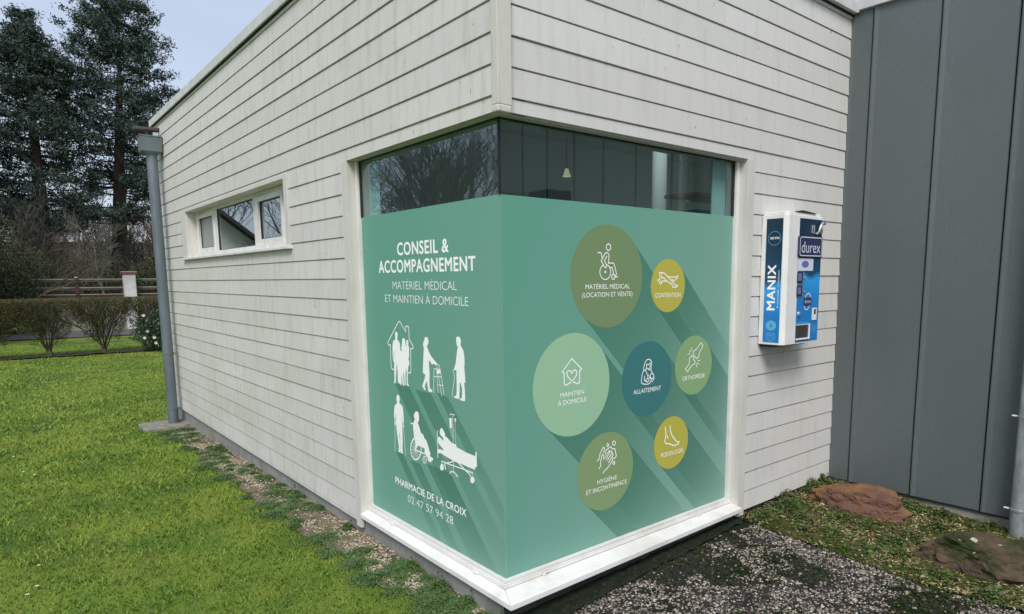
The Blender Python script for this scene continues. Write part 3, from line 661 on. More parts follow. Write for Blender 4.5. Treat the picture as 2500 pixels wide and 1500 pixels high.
ART = {"family":{"side":"L","poly":[[[1278,1273],[1262,1267],[1256,1253],[1264,1234],[1264,1220],[1237,1205],[1229,1186],[1226,1148],[1211,1144],[1211,1165],[1201,1202],[1197,1225],[1187,1235],[1168,1236],[1158,1227],[1155,1206],[1149,1184],[1141,1185],[1143,1206],[1141,1221],[1128,1227],[1115,1222],[1113,1209],[1117,1192],[1105,1176],[1109,1154],[1112,1110],[1121,1107],[1112,1084],[1108,1068],[1125,1050],[1134,1016],[1139,974],[1140,941],[1125,920],[1135,915],[1155,924],[1155,965],[1151,1003],[1157,1039],[1166,1001],[1169,964],[1170,922],[1180,915],[1187,920],[1184,962],[1189,995],[1196,1009],[1197,968],[1198,930],[1197,912],[1207,908],[1216,928],[1218,966],[1220,992],[1227,957],[1227,923],[1238,908],[1247,919],[1272,923],[1279,936],[1277,978],[1280,1031],[1284,1057],[1292,1026],[1301,975],[1310,921],[1324,912],[1336,916],[1328,934],[1325,973],[1325,1011],[1320,1118],[1322,1141],[1327,1118],[1324,1065],[1334,1062],[1340,1094],[1341,1136],[1336,1178],[1328,1205],[1293,1220],[1292,1234],[1296,1252],[1291,1267]]],"stroke":[[7.3,[[1323,1010],[1349,1009],[1364,1017],[1369,1030],[1368,1176],[1388,1174],[1404,1181],[1403,1192],[1236,1343],[1221,1343],[1145,1279],[1146,1312],[1132,1317],[1108,1316],[1101,1309],[1101,1235],[1053,1191],[1050,1180],[1062,1173],[1087,1172],[1092,1020],[1098,1010],[1131,1007]]]]},"walker":{"side":"L","poly":[[[885,1263],[868,1260],[857,1248],[854,1233],[861,1217],[875,1205],[869,1191],[853,1170],[831,1147],[793,1123],[764,1107],[758,1100],[778,1093],[794,1097],[811,1095],[824,1093],[837,1107],[858,1116],[856,1086],[854,1058],[852,1023],[858,990],[858,959],[853,936],[827,929],[824,920],[834,915],[862,913],[875,916],[877,931],[884,955],[888,980],[910,956],[918,939],[906,921],[913,916],[930,921],[950,940],[942,952],[923,983],[905,1014],[910,1020],[937,1026],[932,1071],[923,1143],[915,1195],[923,1198],[920,1226],[907,1236],[900,1256]],[[770,1063],[719,1068],[722,1047],[764,1037]]],"stroke":[[5.2,[[809,914],[798,1064],[789,1069],[756,1071],[730,1070],[719,1067]]],[5.5,[[767,1101],[747,1100],[732,1089],[724,1068],[713,1031],[687,917]]],[4.2,[[764,1098],[757,1075]]],[4.9,[[766,1067],[764,1025],[754,922]]],[4.5,[[748,1037],[737,1001],[715,908]]],[4.8,[[798,1018],[713,1026]]],[4.8,[[758,970],[700,974]]]]},"cane":{"side":"L","poly":[[[534,1281],[513,1288],[492,1283],[484,1265],[489,1238],[460,1208],[451,1173],[451,1134],[456,1111],[449,1063],[446,1021],[460,1018],[455,977],[453,938],[454,911],[473,908],[511,908],[509,916],[490,923],[484,947],[484,983],[497,1013],[507,1014],[510,974],[515,933],[515,914],[550,913],[577,916],[577,921],[549,930],[543,959],[541,1010],[541,1090],[555,1081],[564,1086],[570,1083],[547,1125],[536,1169],[528,1203],[516,1227],[527,1229],[532,1245],[535,1261]]],"stroke":[[4.7,[[563,1089],[576,1082],[573,1070],[564,1047],[564,1030],[584,968],[596,919]]]]},"crutches":{"side":"L","poly":[[[1289,840],[1269,837],[1261,818],[1264,800],[1271,784],[1233,772],[1223,758],[1217,725],[1215,706],[1215,668],[1222,643],[1214,629],[1221,619],[1230,623],[1231,650],[1239,671],[1245,701],[1245,678],[1238,649],[1239,594],[1242,520],[1248,469],[1244,434],[1266,430],[1274,436],[1276,475],[1278,553],[1280,587],[1286,551],[1279,509],[1279,474],[1277,451],[1282,434],[1307,432],[1299,470],[1308,516],[1317,553],[1324,595],[1327,634],[1326,665],[1325,708],[1335,664],[1332,633],[1336,617],[1350,618],[1351,634],[1345,650],[1355,680],[1349,724],[1339,757],[1308,775],[1301,785],[1310,803],[1306,827]]],"stroke":[[4.8,[[1342,618],[1360,427]]],[4.7,[[1224,620],[1215,545],[1208,430]]]]},"wheelchair":{"side":"L","poly":[[[1039,763],[1010,756],[1006,735],[1004,713],[1010,699],[1025,689],[1012,671],[996,644],[990,627],[958,618],[942,595],[921,589],[905,565],[874,509],[874,500],[885,492],[865,487],[839,483],[844,473],[874,450],[905,453],[910,476],[924,477],[948,498],[946,528],[974,530],[1003,531],[1032,530],[1056,504],[1066,512],[1061,535],[1070,564],[1080,581],[1085,621],[1090,658],[1077,683],[1061,706],[1071,713],[1076,728],[1058,749]]],"stroke":[[10.1,[[989,518],[992,501],[998,484],[1008,468],[1019,454],[1033,442],[1049,434],[1065,428],[1081,427],[1096,429],[1109,436],[1120,445],[1127,458],[1132,473],[1132,490],[1129,507],[1123,524],[1113,540],[1101,554],[1087,566],[1071,574],[1055,579],[1039,580],[1025,577],[1012,571],[1002,561],[994,549],[990,534],[989,518]]],[6.0,[[926,457],[929,447],[934,439],[942,432],[951,429],[959,428],[967,432],[971,438],[972,447],[970,456],[964,465],[957,472],[948,475],[939,475],[932,472],[928,465],[926,457]]],[9.1,[[1119,666],[1081,671]]],[8.2,[[1056,495],[948,492]]],[3.0,[[948,479],[951,427]]],[3.0,[[969,448],[929,456]]],[3.8,[[1061,504],[1012,469]]],[3.8,[[1061,504],[1033,448]]],[3.8,[[1061,504],[1058,435]]],[3.9,[[1061,504],[1085,432]]],[3.9,[[1061,504],[1107,441]]],[3.9,[[1061,504],[1122,459]]],[3.9,[[1061,504],[1128,484]]],[3.9,[[1061,504],[1123,513]]],[3.8,[[1061,504],[1107,542]]],[3.8,[[1061,504],[1085,562]]],[3.8,[[1061,504],[1065,572]]]]},"bed":{"side":"L","poly":[[[727,704],[708,694],[696,682],[687,669],[689,657],[668,653],[637,640],[619,630],[594,627],[569,628],[555,611],[540,610],[498,605],[456,600],[416,598],[370,598],[360,593],[357,625],[346,624],[346,534],[361,532],[366,514],[442,515],[519,517],[550,517],[574,516],[602,518],[687,529],[710,531],[732,537],[779,531],[777,559],[705,562],[774,600],[773,636],[756,642],[734,634],[710,623],[711,640],[736,651],[749,662],[749,681],[737,697]],[[714,453],[716,444],[721,435],[728,429],[737,425],[745,425],[752,429],[756,435],[758,444],[755,453],[750,461],[743,468],[734,472],[726,472],[719,468],[715,462]],[[373,450],[375,442],[380,434],[388,428],[396,424],[405,424],[412,426],[416,432],[418,439],[416,448],[411,455],[403,461],[395,465],[386,465],[379,463],[375,457]],[[634,781],[605,783],[607,725],[618,716],[630,719]],[[576,788],[557,789],[560,774],[566,762],[574,775]]],"stroke":[[7.3,[[779,674],[782,502]]],[7.1,[[738,488],[683,486],[638,499],[599,517]]],[4.7,[[736,487],[735,469]]],[10.1,[[701,485],[694,446]]],[7.2,[[680,486],[485,490],[391,489]]],[8.9,[[544,517],[473,490],[426,475],[395,445]]],[4.1,[[394,489],[393,465]]],[4.9,[[593,808],[595,625]]],[4.5,[[625,798],[623,806],[604,809],[570,809]]],[2.8,[[618,714],[619,688],[599,664]]],[2.8,[[568,764],[569,707],[566,628]]],[4.6,[[596,513],[596,450]]],[7.1,[[642,427],[636,440],[609,448],[578,444],[548,430]]],[5.6,[[572,438],[568,425]]]]},"icon_wheelchair":{"side":"R","poly":[[[879,1658],[878,1655],[876,1652],[873,1651],[869,1651],[866,1652],[864,1655],[863,1658],[864,1662],[866,1664],[869,1666],[873,1666],[876,1664],[878,1662]],[[944,1628],[943,1626],[941,1624],[938,1624],[936,1626],[936,1628],[936,1631],[938,1632],[941,1632],[943,1630]]],"stroke":[[5.3,[[917,1807],[916,1803],[915,1799],[913,1795],[910,1792],[906,1790],[902,1788],[898,1788],[893,1788],[889,1789],[885,1792],[882,1795],[880,1798],[878,1802],[878,1807],[878,1811],[880,1815],[882,1819],[885,1822],[889,1824],[893,1826],[897,1826],[902,1826],[906,1825],[909,1822],[913,1819],[915,1816],[916,1812],[917,1807]]],[5.3,[[807,1773],[830,1773],[835,1770],[839,1758],[843,1743]]],[5.4,[[862,1689],[835,1725],[838,1730],[869,1770],[880,1774],[893,1771],[900,1761],[902,1751],[896,1712],[937,1712],[945,1709],[950,1700],[968,1647],[964,1639],[957,1635]]],[5.4,[[861,1690],[871,1684],[881,1689],[882,1699],[862,1725],[883,1753]]],[5.2,[[882,1702],[888,1700],[894,1697],[900,1694],[904,1689],[909,1684],[912,1679],[915,1673],[916,1667],[917,1660],[917,1654],[916,1648],[914,1641],[911,1636],[908,1630],[903,1626],[898,1621],[893,1618],[887,1615],[880,1614],[874,1613],[867,1613],[861,1614],[855,1616],[849,1618],[843,1622],[838,1626],[834,1631],[830,1636],[827,1642],[825,1648],[824,1654],[824,1660],[825,1667],[826,1673],[829,1678],[832,1684],[836,1689],[841,1693],[846,1697],[852,1700]]],[5.2,[[911,1685],[930,1685],[944,1645]]],[5.2,[[954,1628],[954,1623],[952,1619],[948,1615],[944,1613],[940,1612],[935,1613],[931,1615],[928,1619],[926,1623],[925,1628],[926,1633],[928,1637],[931,1641],[935,1643],[939,1644],[944,1643],[948,1641],[951,1637],[954,1633],[954,1628]]],[5.3,[[958,1628],[981,1628]]]]},"icon_legs":{"side":"R","poly":[],"stroke":[[5.9,[[1378,1616],[1387,1618],[1374,1656],[1424,1652],[1462,1627],[1500,1603],[1542,1571],[1565,1569],[1564,1563],[1550,1555],[1531,1559],[1516,1556],[1507,1577],[1477,1589],[1446,1602],[1417,1623],[1381,1615],[1360,1605],[1391,1579],[1412,1600],[1449,1598]]],[5.0,[[1396,1652],[1401,1620]]],[5.1,[[1378,1613],[1398,1593]]],[5.5,[[1465,1627],[1540,1624],[1563,1634],[1568,1627],[1561,1617],[1541,1608],[1528,1597],[1512,1608],[1503,1605]]]]},"icon_mother":{"side":"R","poly":[],"stroke":[[5.2,[[1232,1015],[1235,1045],[1248,1074],[1263,1088],[1281,1091],[1299,1084],[1312,1069],[1309,1049],[1305,1016]]],[4.9,[[1261,1059],[1282,1054],[1300,1066],[1300,1047],[1291,1030],[1281,1024],[1267,1030],[1262,1039],[1261,1059]]],[4.9,[[1262,1035],[1251,1022],[1230,1016],[1220,998],[1213,969],[1211,945],[1221,934],[1242,928],[1269,925],[1291,926],[1306,939],[1310,953],[1290,971],[1283,987]]],[4.9,[[1281,1023],[1305,1016],[1323,992],[1335,979],[1338,954],[1315,935]]],[4.9,[[1251,1022],[1273,983],[1275,965]]],[4.9,[[1335,973],[1334,968],[1332,963],[1328,960],[1323,958],[1317,958],[1312,959],[1307,962],[1303,966],[1300,971],[1299,976],[1300,981],[1303,986],[1306,989],[1311,991],[1317,991],[1322,990],[1327,987],[1331,983],[1334,978],[1335,973]]],[4.9,[[1244,982],[1239,953],[1275,939],[1290,951]]],[4.9,[[1254,953],[1275,964],[1287,957]]]]},"icon_hands":{"side":"R","poly":[],"stroke":[[5.3,[[808,490],[825,500],[831,527],[852,560],[863,568],[871,561],[868,537],[862,533]]],[5.3,[[824,437],[839,453],[836,471],[846,508],[852,521],[862,521],[867,508],[863,487],[912,536],[920,530],[888,487]]],[5.4,[[920,528],[934,532],[943,522],[899,475]]],[5.4,[[944,512],[950,503],[911,460]]],[5.4,[[944,490],[951,479],[940,463],[897,424],[875,416],[861,402]]],[5.4,[[882,523],[879,537],[890,549],[906,550],[917,558],[931,559],[944,543],[962,543],[973,529],[972,513],[981,497],[974,483],[961,477]]],[5.4,[[971,577],[970,572],[968,569],[965,566],[962,565],[957,565],[953,566],[950,569],[947,572],[945,577],[944,581],[945,585],[946,589],[949,591],[953,593],[957,593],[961,591],[965,589],[968,585],[970,581],[971,577]]],[5.3,[[909,574],[909,570],[907,568],[904,566],[901,566],[897,567],[895,570],[893,573],[892,577],[893,580],[894,583],[897,585],[901,585],[904,584],[907,581],[909,578],[909,574]]],[5.4,[[967,448],[966,444],[964,441],[962,440],[958,440],[955,441],[952,444],[950,447],[949,451],[950,454],[952,457],[955,459],[958,459],[961,457],[964,455],[966,451],[967,448]]]]},"icon_house":{"side":"R","poly":[],"stroke":[[5.9,[[594,1152],[674,1083],[657,1072],[657,1004],[640,996],[596,1015],[560,1049],[553,1074],[567,1083],[586,1078],[594,1065],[613,1083],[632,1074],[633,1051],[596,1015],[547,997],[533,1007],[532,1076],[517,1080],[594,1152]]]]},"icon_joint":{"side":"R","poly":[],"stroke":[[5.3,[[1671,989],[1715,1020],[1715,1061],[1741,1078],[1760,1063],[1766,1045],[1782,1031],[1776,1014],[1753,1010],[1730,998],[1698,967],[1671,989]]],[5.3,[[1842,1162],[1868,1137],[1826,1090],[1822,1064],[1799,1051],[1779,1064],[1759,1081],[1757,1104],[1777,1114],[1796,1119],[1842,1162]]],[4.7,[[1694,1090],[1719,1093]]],[4.7,[[1711,1118],[1728,1102]]],[4.7,[[1739,1135],[1739,1111]]],[4.8,[[1814,1035],[1840,1037]]],[4.8,[[1807,1023],[1822,1010]]],[4.8,[[1798,1015],[1799,991]]]]},"icon_foot":{"side":"R","poly":[],"stroke":[[7.2,[[1464,607],[1474,553],[1462,509],[1472,490],[1516,479],[1562,458],[1612,463],[1618,477],[1589,484],[1542,531],[1518,576],[1517,606]]],[6.5,[[1486,543],[1497,520]]]]}}
def draw(key, name, parent, layer, label=None):
    A = ART[key]; f3 = lift(A['side'], layer); mb = MB(); k = 0
    for p in A['poly']: mb.add([f3(x/1000, z/1000, k) for x, z in p], [tuple(range(len(p)))]); k += 2
    for wd, p in A['stroke']: ribbon(mb, [(x/1000, z/1000) for x, z in p], wd/1000*(1.15 if name == 'icon' else 1), f3, k); k += 2
    o = mb.build(name, M['white_print'], parent)
    if label: o['label'] = label
    return o
sil = [('family', 'white silhouette of a family inside a house outline'), ('walker', 'white silhouette of a woman with a walking frame'), ('cane', 'white silhouette of a man with a cane'),
       ('crutches', 'white silhouette of a person on crutches'), ('wheelchair', 'white silhouette of a person in a wheelchair'), ('bed', 'white silhouette of a patient in a bed with a drip')]
# bars cast from the feet of each figure
for j, (a, c, ln, al) in enumerate([((1.330, .915), (1.124, .915), 1.25, .62), ((1.040, .905), (.846, .905), 1.25, .62), ((.778, .925), (.640, .905), 1.2, .55), ((1.345, .430), (1.243, .430), .9, .62), ((1.145, .410), (1.010, .410), .9, .58), ((.925, .430), (.640, .430), .9, .62)]):
    bar('L', [a, c], (-r2, -r2), ln, 1+j*.12, al*.66)
for k, lb_ in sil: draw(k, 'silhouette', WF, 2.6, lb_)
for k, d in (('icon_wheelchair', 'c1'), ('icon_legs', 'c2'), ('icon_house', 'c3'), ('icon_mother', 'c4'), ('icon_joint', 'c5'), ('icon_hands', 'c6'), ('icon_foot', 'c7')): draw(k, 'icon', DISC[d], 3.4)
TEXTS = [['CONSEIL &', 'L', 1.2226, 0.5914, 1.7799, 0.0773, 1], ['ACCOMPAGNEMENT', 'L', 1.4971, 0.3174, 1.6685, 0.0777, 1], ['MATÉRIEL MÉDICAL', 'L', 1.3017, 0.5148, 1.5569, 0.0522, 0], ['ET MAINTIEN À DOMICILE', 'L', 1.4185, 0.3983, 1.468, 0.0517, 0], ['PHARMACIE DE LA CROIX', 'L', 1.3689, 0.4683, 0.1962, 0.046, 0.7], ['02 47 57 94 28', 'L', 1.1958, 0.6199, 0.103, 0.0515, 0], ['MATÉRIEL MÉDICAL', 'R', 0.7051, 1.0894, 1.5564, 0.0279, 0.2], ['(LOCATION ET VENTE)', 'R', 0.6775, 1.1163, 1.5086, 0.0279, 0.2], ['CONTENTION', 'R', 1.3383, 1.6008, 1.492, 0.0289, 0.2], ['MAINTIEN', 'R', 0.5025, 0.6934, 0.9294, 0.0262, 0.2], ['À DOMICILE', 'R', 0.4821, 0.7144, 0.8814, 0.0278, 0.2], ['ALLAITEMENT', 'R', 1.1365, 1.4114, 0.8711, 0.0289, 0.2], ['ORTHOPÉDIE', 'R', 1.6398, 1.8968, 0.9076, 0.0295, 0.2], ['HYGIÈNE', 'R', 0.8104, 0.9869, 0.3379, 0.0267, 0.2], ['ET INCONTINENCE', 'R', 0.7147, 1.0799, 0.2894, 0.0281, 0.2], ['PODOLOGIE', 'R', 1.4229, 1.6638, 0.3962, 0.0295, 0.2]]
owner = {'MATÉRIEL MÉDICALR': 'c1', '(LOCATION ET VENTE)R': 'c1', 'CONTENTIONR': 'c2', 'MAINTIENR': 'c3', 'À DOMICILER': 'c3', 'ALLAITEMENTR': 'c4', 'ORTHOPÉDIER': 'c5', 'HYGIÈNER': 'c6', 'ET INCONTINENCER': 'c6', 'PODOLOGIER': 'c7'}
for txt, side, s0, s1, z, cap, bold in TEXTS:
    par = DISC[owner[txt+side]] if txt+side in owner else WF
    f3 = lift(side, 3.6)
    text_on('lettering', txt, f3(s0, z), (0, -1, 0) if side == 'L' else (1, 0, 0), (0, 0, 1), abs(s1-s0), cap, bold, M['white_print'], par)

# ================================================================ WALL DISPENSER
VX0, VX1, VY, VZ0, VZ1 = 2.44, 2.955, -.205, 1.118, 2.072
VM = thing('wall_dispenser', (2.70, -.004, VZ0), 'white and blue wall-mounted vending dispenser on the boards right of the corner window', 'vending machine')
M['cab'] = noisy('dispenser_white', (.80, .80, .79), (.70, .70, .69), 4, 5, .35, spec=.5)
def blue_print(name, zmid, zsoft):
    m, t, b = base_mat(name, (.02, .2, .5), .3, 0, .5)
    g = nd(t, 'ShaderNodeNewGeometry'); sp = nd(t, 'ShaderNodeSeparateXYZ'); t.links.new(g.outputs['Position'], sp.inputs[0])
    w1 = nd(t, 'ShaderNodeTexNoise', Scale=3.5, Detail=1.0); t.links.new(g.outputs['Position'], w1.inputs['Vector'])
    ma = nd(t, 'ShaderNodeMath', operation='MULTIPLY_ADD'); ma.inputs[1].default_value = .22; t.links.new(w1.outputs['Fac'], ma.inputs[0]); t.links.new(sp.outputs['Z'], ma.inputs[2])
    mr = nd(t, 'ShaderNodeMapRange'); mr.inputs[1].default_value = zmid-zsoft+.11; mr.inputs[2].default_value = zmid+zsoft+.11; t.links.new(ma.outputs[0], mr.inputs[0])
    r = nd(t, 'ShaderNodeValToRGB'); e = r.color_ramp.elements; e[0].position = 0; e[0].color = (.012, .20, .56, 1); e[1].position = 1; e[1].color = (.006, .030, .065, 1)
    x = e.new(.42); x.color = (.03, .33, .78, 1); x = e.new(.52); x.color = (.008, .06, .14, 1)
    t.links.new(mr.outputs[0], r.inputs[0]); t.links.new(r.outputs[0], b.inputs['Base Color']); return m
M['print_front'] = blue_print('blue_front_print', 1.66, .25); M['print_side'] = blue_print('blue_side_print', 1.60, .25)
M['navy'] = base_mat('navy_sign', (.03, .035, .10), .35)[0]; M['silver'] = base_mat('chrome', (.75, .76, .76), .22, .9)[0]; M['pale_sign'] = base_mat('pale_sign', (.62, .66, .80), .4)[0]
M['print_soft'] = base_mat('soft_blue_print', (.12, .42, .70), .4)[0]; M['steel_dark'] = base_mat('dark_steel_tray', (.10, .10, .10), .35, .6)[0]; M['violet'] = base_mat('violet_print', (.13, .16, .45), .4)[0]
cb = MB(); c_ = .028
cb.prism([(VX0, -.002), (VX0, VY+c_), (VX0+c_, VY), (VX1-.01, VY), (VX1, VY+.01), (VX1, -.002)][::-1], VZ0, VZ1)
cb.build('cabinet', M['cab'], VM, bevel=.004)
MB().prism([(VX0+.012, -.002), (VX0+.012, VY+c_+.004), (VX0+c_+.02, VY+.012), (VX1-.01, VY+.012), (VX1-.01, -.002)][::-1], VZ1+.0005, VZ1+.022).build('lid', M['cab'], VM, bevel=.006)
MB().add([(VX0+.13, VY+.006, VZ1+.0225), (VX0+.21, VY-.0, VZ1+.036), (VX0+.42, VY-.0, VZ1+.0225), (VX0+.42, VY+.06, VZ1+.0225), (VX0+.21, VY+.06, VZ1+.036), (VX0+.13, VY+.06, VZ1+.0225)], [(0, 1, 2), (3, 4, 5), (0, 5, 4, 1), (1, 4, 3, 2), (0, 2, 3, 5)]).build('lid_ridge', M['steel_dark'], VM)
MB().box(VX0+.03, VX1-.04, -.12, -.002, VZ0-.02, VZ0-.0005).build('mounting_plate', M['gasket'], VM)
# left side
sx = VX0-.0006
side = MB().box(sx-.0008, sx, -.172, -.040, VZ0+.018, VZ1-.028).build('side_print', M['print_side'], VM)
fx = sx-.0016
text_on('lettering', 'MANIX', (fx, -.128, 1.375), (0, 0, 1), (0, 1, 0), .335, .062, 1, M['white_print'], side)
text_on('lettering', 'Préservatifs - Condoms', (fx, -.158, 1.395), (0, 0, 1), (0, 1, 0), .275, .012, .2, M['white_print'], side)
text_on('lettering', 'SKYN', (fx, -.073, 1.895), (0, -1, 0), (0, 0, 1), .072, .016, .7, M['white_print'], side)
def fring(cy, cz, r, w_, mt, key='emblem', ry=None, x=None):
    b_ = MB(); ribbon(b_, [(cy+(ry or r)*math.cos(a*math.pi/16), cz+r*math.sin(a*math.pi/16)) for a in range(33)], w_, lambda s, z, k: (x or fx, s, z)); return b_.build(key, mt, side)
fring(-.108, 1.902, .050, .003, M['print_soft'])
b = MB(); b.add([(fx, -.106+.043*math.cos(a*math.pi/12), 1.262+.038*math.sin(a*math.pi/12)) for a in range(24)], [tuple(range(24))]).build('emblem', M['print_soft'], side)
MB().box(fx-.0006, fx-.0003, -.109, -.103, 1.248, 1.278).build('emblem', M['navy'], side)
b = MB(); ribbon(b, [(-.075, 1.205), (-.138, 1.205), (-.138, 1.165), (-.106, 1.145), (-.075, 1.165), (-.075, 1.205)], .005, lambda s, z, k: (fx, s, z)); ribbon(b, [(-.086, 1.190), (-.127, 1.190)], .006, lambda s, z, k: (fx, s, z), 2); ribbon(b, [(-.086, 1.176), (-.127, 1.176)], .004, lambda s, z, k: (fx, s, z), 3); b.build('emblem', M['print_soft'], side)
# front
X0, X1, Z0f, Z1f = 2.612, 2.944, VZ0+.012, VZ1-.022
fy = VY-.0006
front = MB().box(X0, X1, fy-.0015, fy, Z0f, Z1f).build('front_print', M['print_front'], VM)
fX = lambda f: X0+(X1-X0)*f
fZ = lambda v: Z1f-(v-110)/(1392-110)*(Z1f-Z0f)
fy2 = fy-.0018
FP = lambda f, v, k=0: (fX(f), fy2-.0002*k, fZ(v))
sg = MB().box(fX(-.07), fX(.97), fy-.016, fy2, fZ(500), fZ(292)).build('brand_sign', M['navy'], VM, bevel=.006, seg=3)
sgy = fy-.0164
b = MB(); x0, x1, z0, z1, rr = fX(-.035), fX(.935), fZ(490), fZ(302), .018; pp = []
for cxx, czz, a0 in ((x1-rr, z1-rr, 0), (x0+rr, z1-rr, 90), (x0+rr, z0+rr, 180), (x1-rr, z0+rr, 270)): pp += [(cxx+rr*math.cos(R(a0+t*22.5)), czz+rr*math.sin(R(a0+t*22.5))) for t in range(5)]
ribbon(b, pp+[pp[0]], .007, lambda s, z, k: (s, sgy, z)); b.build('sign_border', M['pale_sign'], sg)
text_on('lettering', 'durex', (fX(.03), sgy-.0002, fZ(458)), (1, 0, 0), (0, 0, 1), (X1-X0)*.84, .080, .2, M['pale_sign'], sg)
# coin mechanism and handle
MB().box(fX(.50), fX(.62), fy-.010, fy2, fZ(255), fZ(172)).build('coin_slot', M['silver'], VM, bevel=.003)
MB().box(fX(.545), fX(.575), fy-.0112, fy-.0102, fZ(238), fZ(192)).build('slot_opening', M['gasket'], VM)
b = MB(); pts = [(fX(.98), fy-.022, fZ(150)), (fX(.86), fy-.03, fZ(145)), (fX(.75), fy-.03, fZ(185)), (fX(.74), fy-.022, fZ(240)), (fX(.72), fy-.006, fZ(262))]; b.tube(pts, .0125, 12).build('handle', M['silver'], VM, smooth=True)
b = MB(); b.tube([(fX(.91), fy2, fZ(225)), (fX(.91), fy-.012, fZ(225)), (fX(.91), fy-.014, fZ(225))], [.024, .024, .018], 20).build('coin_return_knob', M['silver'], VM, smooth=True)
st = MB().box(fX(-.04), fX(.66), fy-.0022, fy2, fZ(645), fZ(518)).build('sticker', M['pale_sign'], VM)
b = MB(); b.add([(fX(.30)+.052*math.cos(a*math.pi/10), fy-.0026, fZ(578)+.026*math.sin(a*math.pi/10)) for a in range(20)], [tuple(range(20))]).build('print', M['violet'], st)
for v0, v1 in ((655, 775), (800, 912)):
    d = MB().box(fX(-.03), fX(.20), fy-.004, fy2, fZ(v1), fZ(v0)).build('selector_window', M['gasket'], VM, bevel=.001)
    MB().box(fX(.20), fX(.235), fy-.006, fy2, fZ(v1), fZ(v0)).box(fX(-.03), fX(.20), fy-.006, fy2, fZ(v1+6), fZ(v1)).build('bezel', M['silver'], d)
    MB().box(fX(.0), fX(.15), fy-.0046, fy-.0042, fZ(v1-25), fZ(v0+15)).build('print', M['violet'], d)
    MB().tube([(fX(.26), fy2, fZ((v0+v1)/2)), (fX(.30), fy-.010, fZ((v0+v1)/2+8))], .005, 8).build('pull_knob', M['silver'], d)
lg = MB(); cxx, czz = fX(.47), fZ(968)
ribbon(lg, [(cxx+.046*math.cos(a*math.pi/16)+.010*math.sin(a*math.pi/16), czz+.062*math.sin(a*math.pi/16)) for a in range(33)], .010, lambda s, z, k: (s, fy-.0024, z)); emb = lg.build('round_emblem', M['pale_sign'], VM)
MB().box(cxx-.055, cxx+.055, fy-.0042, fy-.0026, czz-.030, czz+.030).build('emblem_plate', M['navy'], emb, bevel=.0005)
text_on('lettering', 'durex', (cxx-.045, fy-.0045, czz-.012), (1, 0, 0), (0, 0, 1), .09, .030, .2, M['pale_sign'], emb)
b = MB(); b.tube([(fX(.10), fy2, fZ(1092)), (fX(.10), fy-.014, fZ(1092)), (fX(.10), fy-.018, fZ(1092))], [.020, .017, .010], 18).build('lock', M['silver'], VM, smooth=True)
cr = MB().box(fX(.70), fX(.90), fy-.008, fy2, fZ(1172), fZ(1040)).build('coin_return', M['cab'], VM, bevel=.003)
MB().box(fX(.765), fX(.84), fy-.009, fy-.0082, fZ(1108), fZ(1052)).build('slot_opening', M['gasket'], cr)
text_on('lettering', 'MERCI DE VOTRE VISITE'[:5]+' '*0, FP(.05, 1196, 2), (1, 0, 0), (0, 0, 1), .001, .001, .2, M['print_soft'], front) if False else None
for q, v in enumerate((1225, 1245, 1262, 1280, 1300)): MB().box(fX(.74), fX(.94 if q % 2 else .88), fy-.0021, fy2, fZ(v+5), fZ(v)).build('small_print', M['print_soft'], front)
MB().box(fX(.02), fX(.56), fy-.0021, fy2, fZ(1192), fZ(1186)).build('small_print', M['print_soft'], front)
ty = MB(); x0, x1, z0, z1 = fX(.015), fX(.60), fZ(1368), fZ(1205); f_ = .012
ty.box(x1-f_, x1, fy-.012, fy2, z0, z1).box(x0, x1-f_, fy-.012, fy2, z0, z0+f_).box(x0, x1-f_, fy-.006, fy2, z1-.006, z1)
tr = ty.build('delivery_tray', M['cab'], VM, bevel=.002); MB().box(x0, x1-f_, fy-.003, fy2, z0+f_, z1-.006).build('flap', M['steel_dark'], tr)

# ================================================================ PEBBLES, GRASS, WEEDS
def ico(sub=1):
    bm = bmesh.new(); bmesh.ops.create_icosphere(bm, subdivisions=sub, radius=1); bm.verts.ensure_lookup_table()
    v = np.array([x.co[:] for x in bm.verts]); f = np.array([[a.index for a in q.verts] for q in bm.faces]); bm.free(); return v, f
IV, IF = ico(1)
def pebbles(name, P, rad, mat, label, flat=.55, cat='gravel', irregular=.25):
    N = len(P); V = IV[None]*(1+irregular*RNG.normal(size=(N, len(IV), 1))*.6)
    rad = rad*np.exp(.22*RNG.normal(size=N)); sc_ = np.stack([rad*(.8+.7*RNG.random(N)), rad*(.7+.4*RNG.random(N)), rad*flat*(.7+.5*RNG.random(N))], 1)
    V = V*sc_[:, None, :]; a = RNG.random(N)*6.283; c, s = np.cos(a)[:, None], np.sin(a)[:, None]
    X = V[..., 0]*c-V[..., 1]*s; Y = V[..., 0]*s+V[..., 1]*c; tl = RNG.normal(size=(N, 1))*.25
    V = np.stack([X, Y, V[..., 2]+X*tl], -1)+P[:, None, :]
    F = (IF[None]+np.arange(N)[:, None, None]*len(IV)).reshape(-1, 3)
    o = soup(name, V.reshape(-1, 3), mat, faces=F, var=np.repeat(RNG.random(N), len(IF)), kind='stuff'); tag(o, label, cat); o.data.shade_smooth(); return o
def noise2(P, s, sd=0.0): return np.array([mnoise.noise(Vector((x*s+sd, y*s, sd))) for x, y in P[:, :2]])
M['pebble'] = leafy('tarred_pebbles', [(.035, .032, .03), (.10, .09, .08), (.27, .22, .17), (.15, .12, .095), (.36, .31, .26), (.54, .50, .44)], .6, .35)
M['tan_pebble'] = leafy('tan_pebbles', [(.24, .19, .13), (.38, .31, .22), (.17, .13, .09), (.50, .43, .33), (.28, .21, .15), (.62, .56, .46)], .7, .3)
M['grass'] = leafy('lawn_grass', [(.058, .125, .020), (.098, .195, .026), (.155, .27, .035), (.25, .33, .055)], .55, .2, 1.1, ((.25, .32, .050), .62))
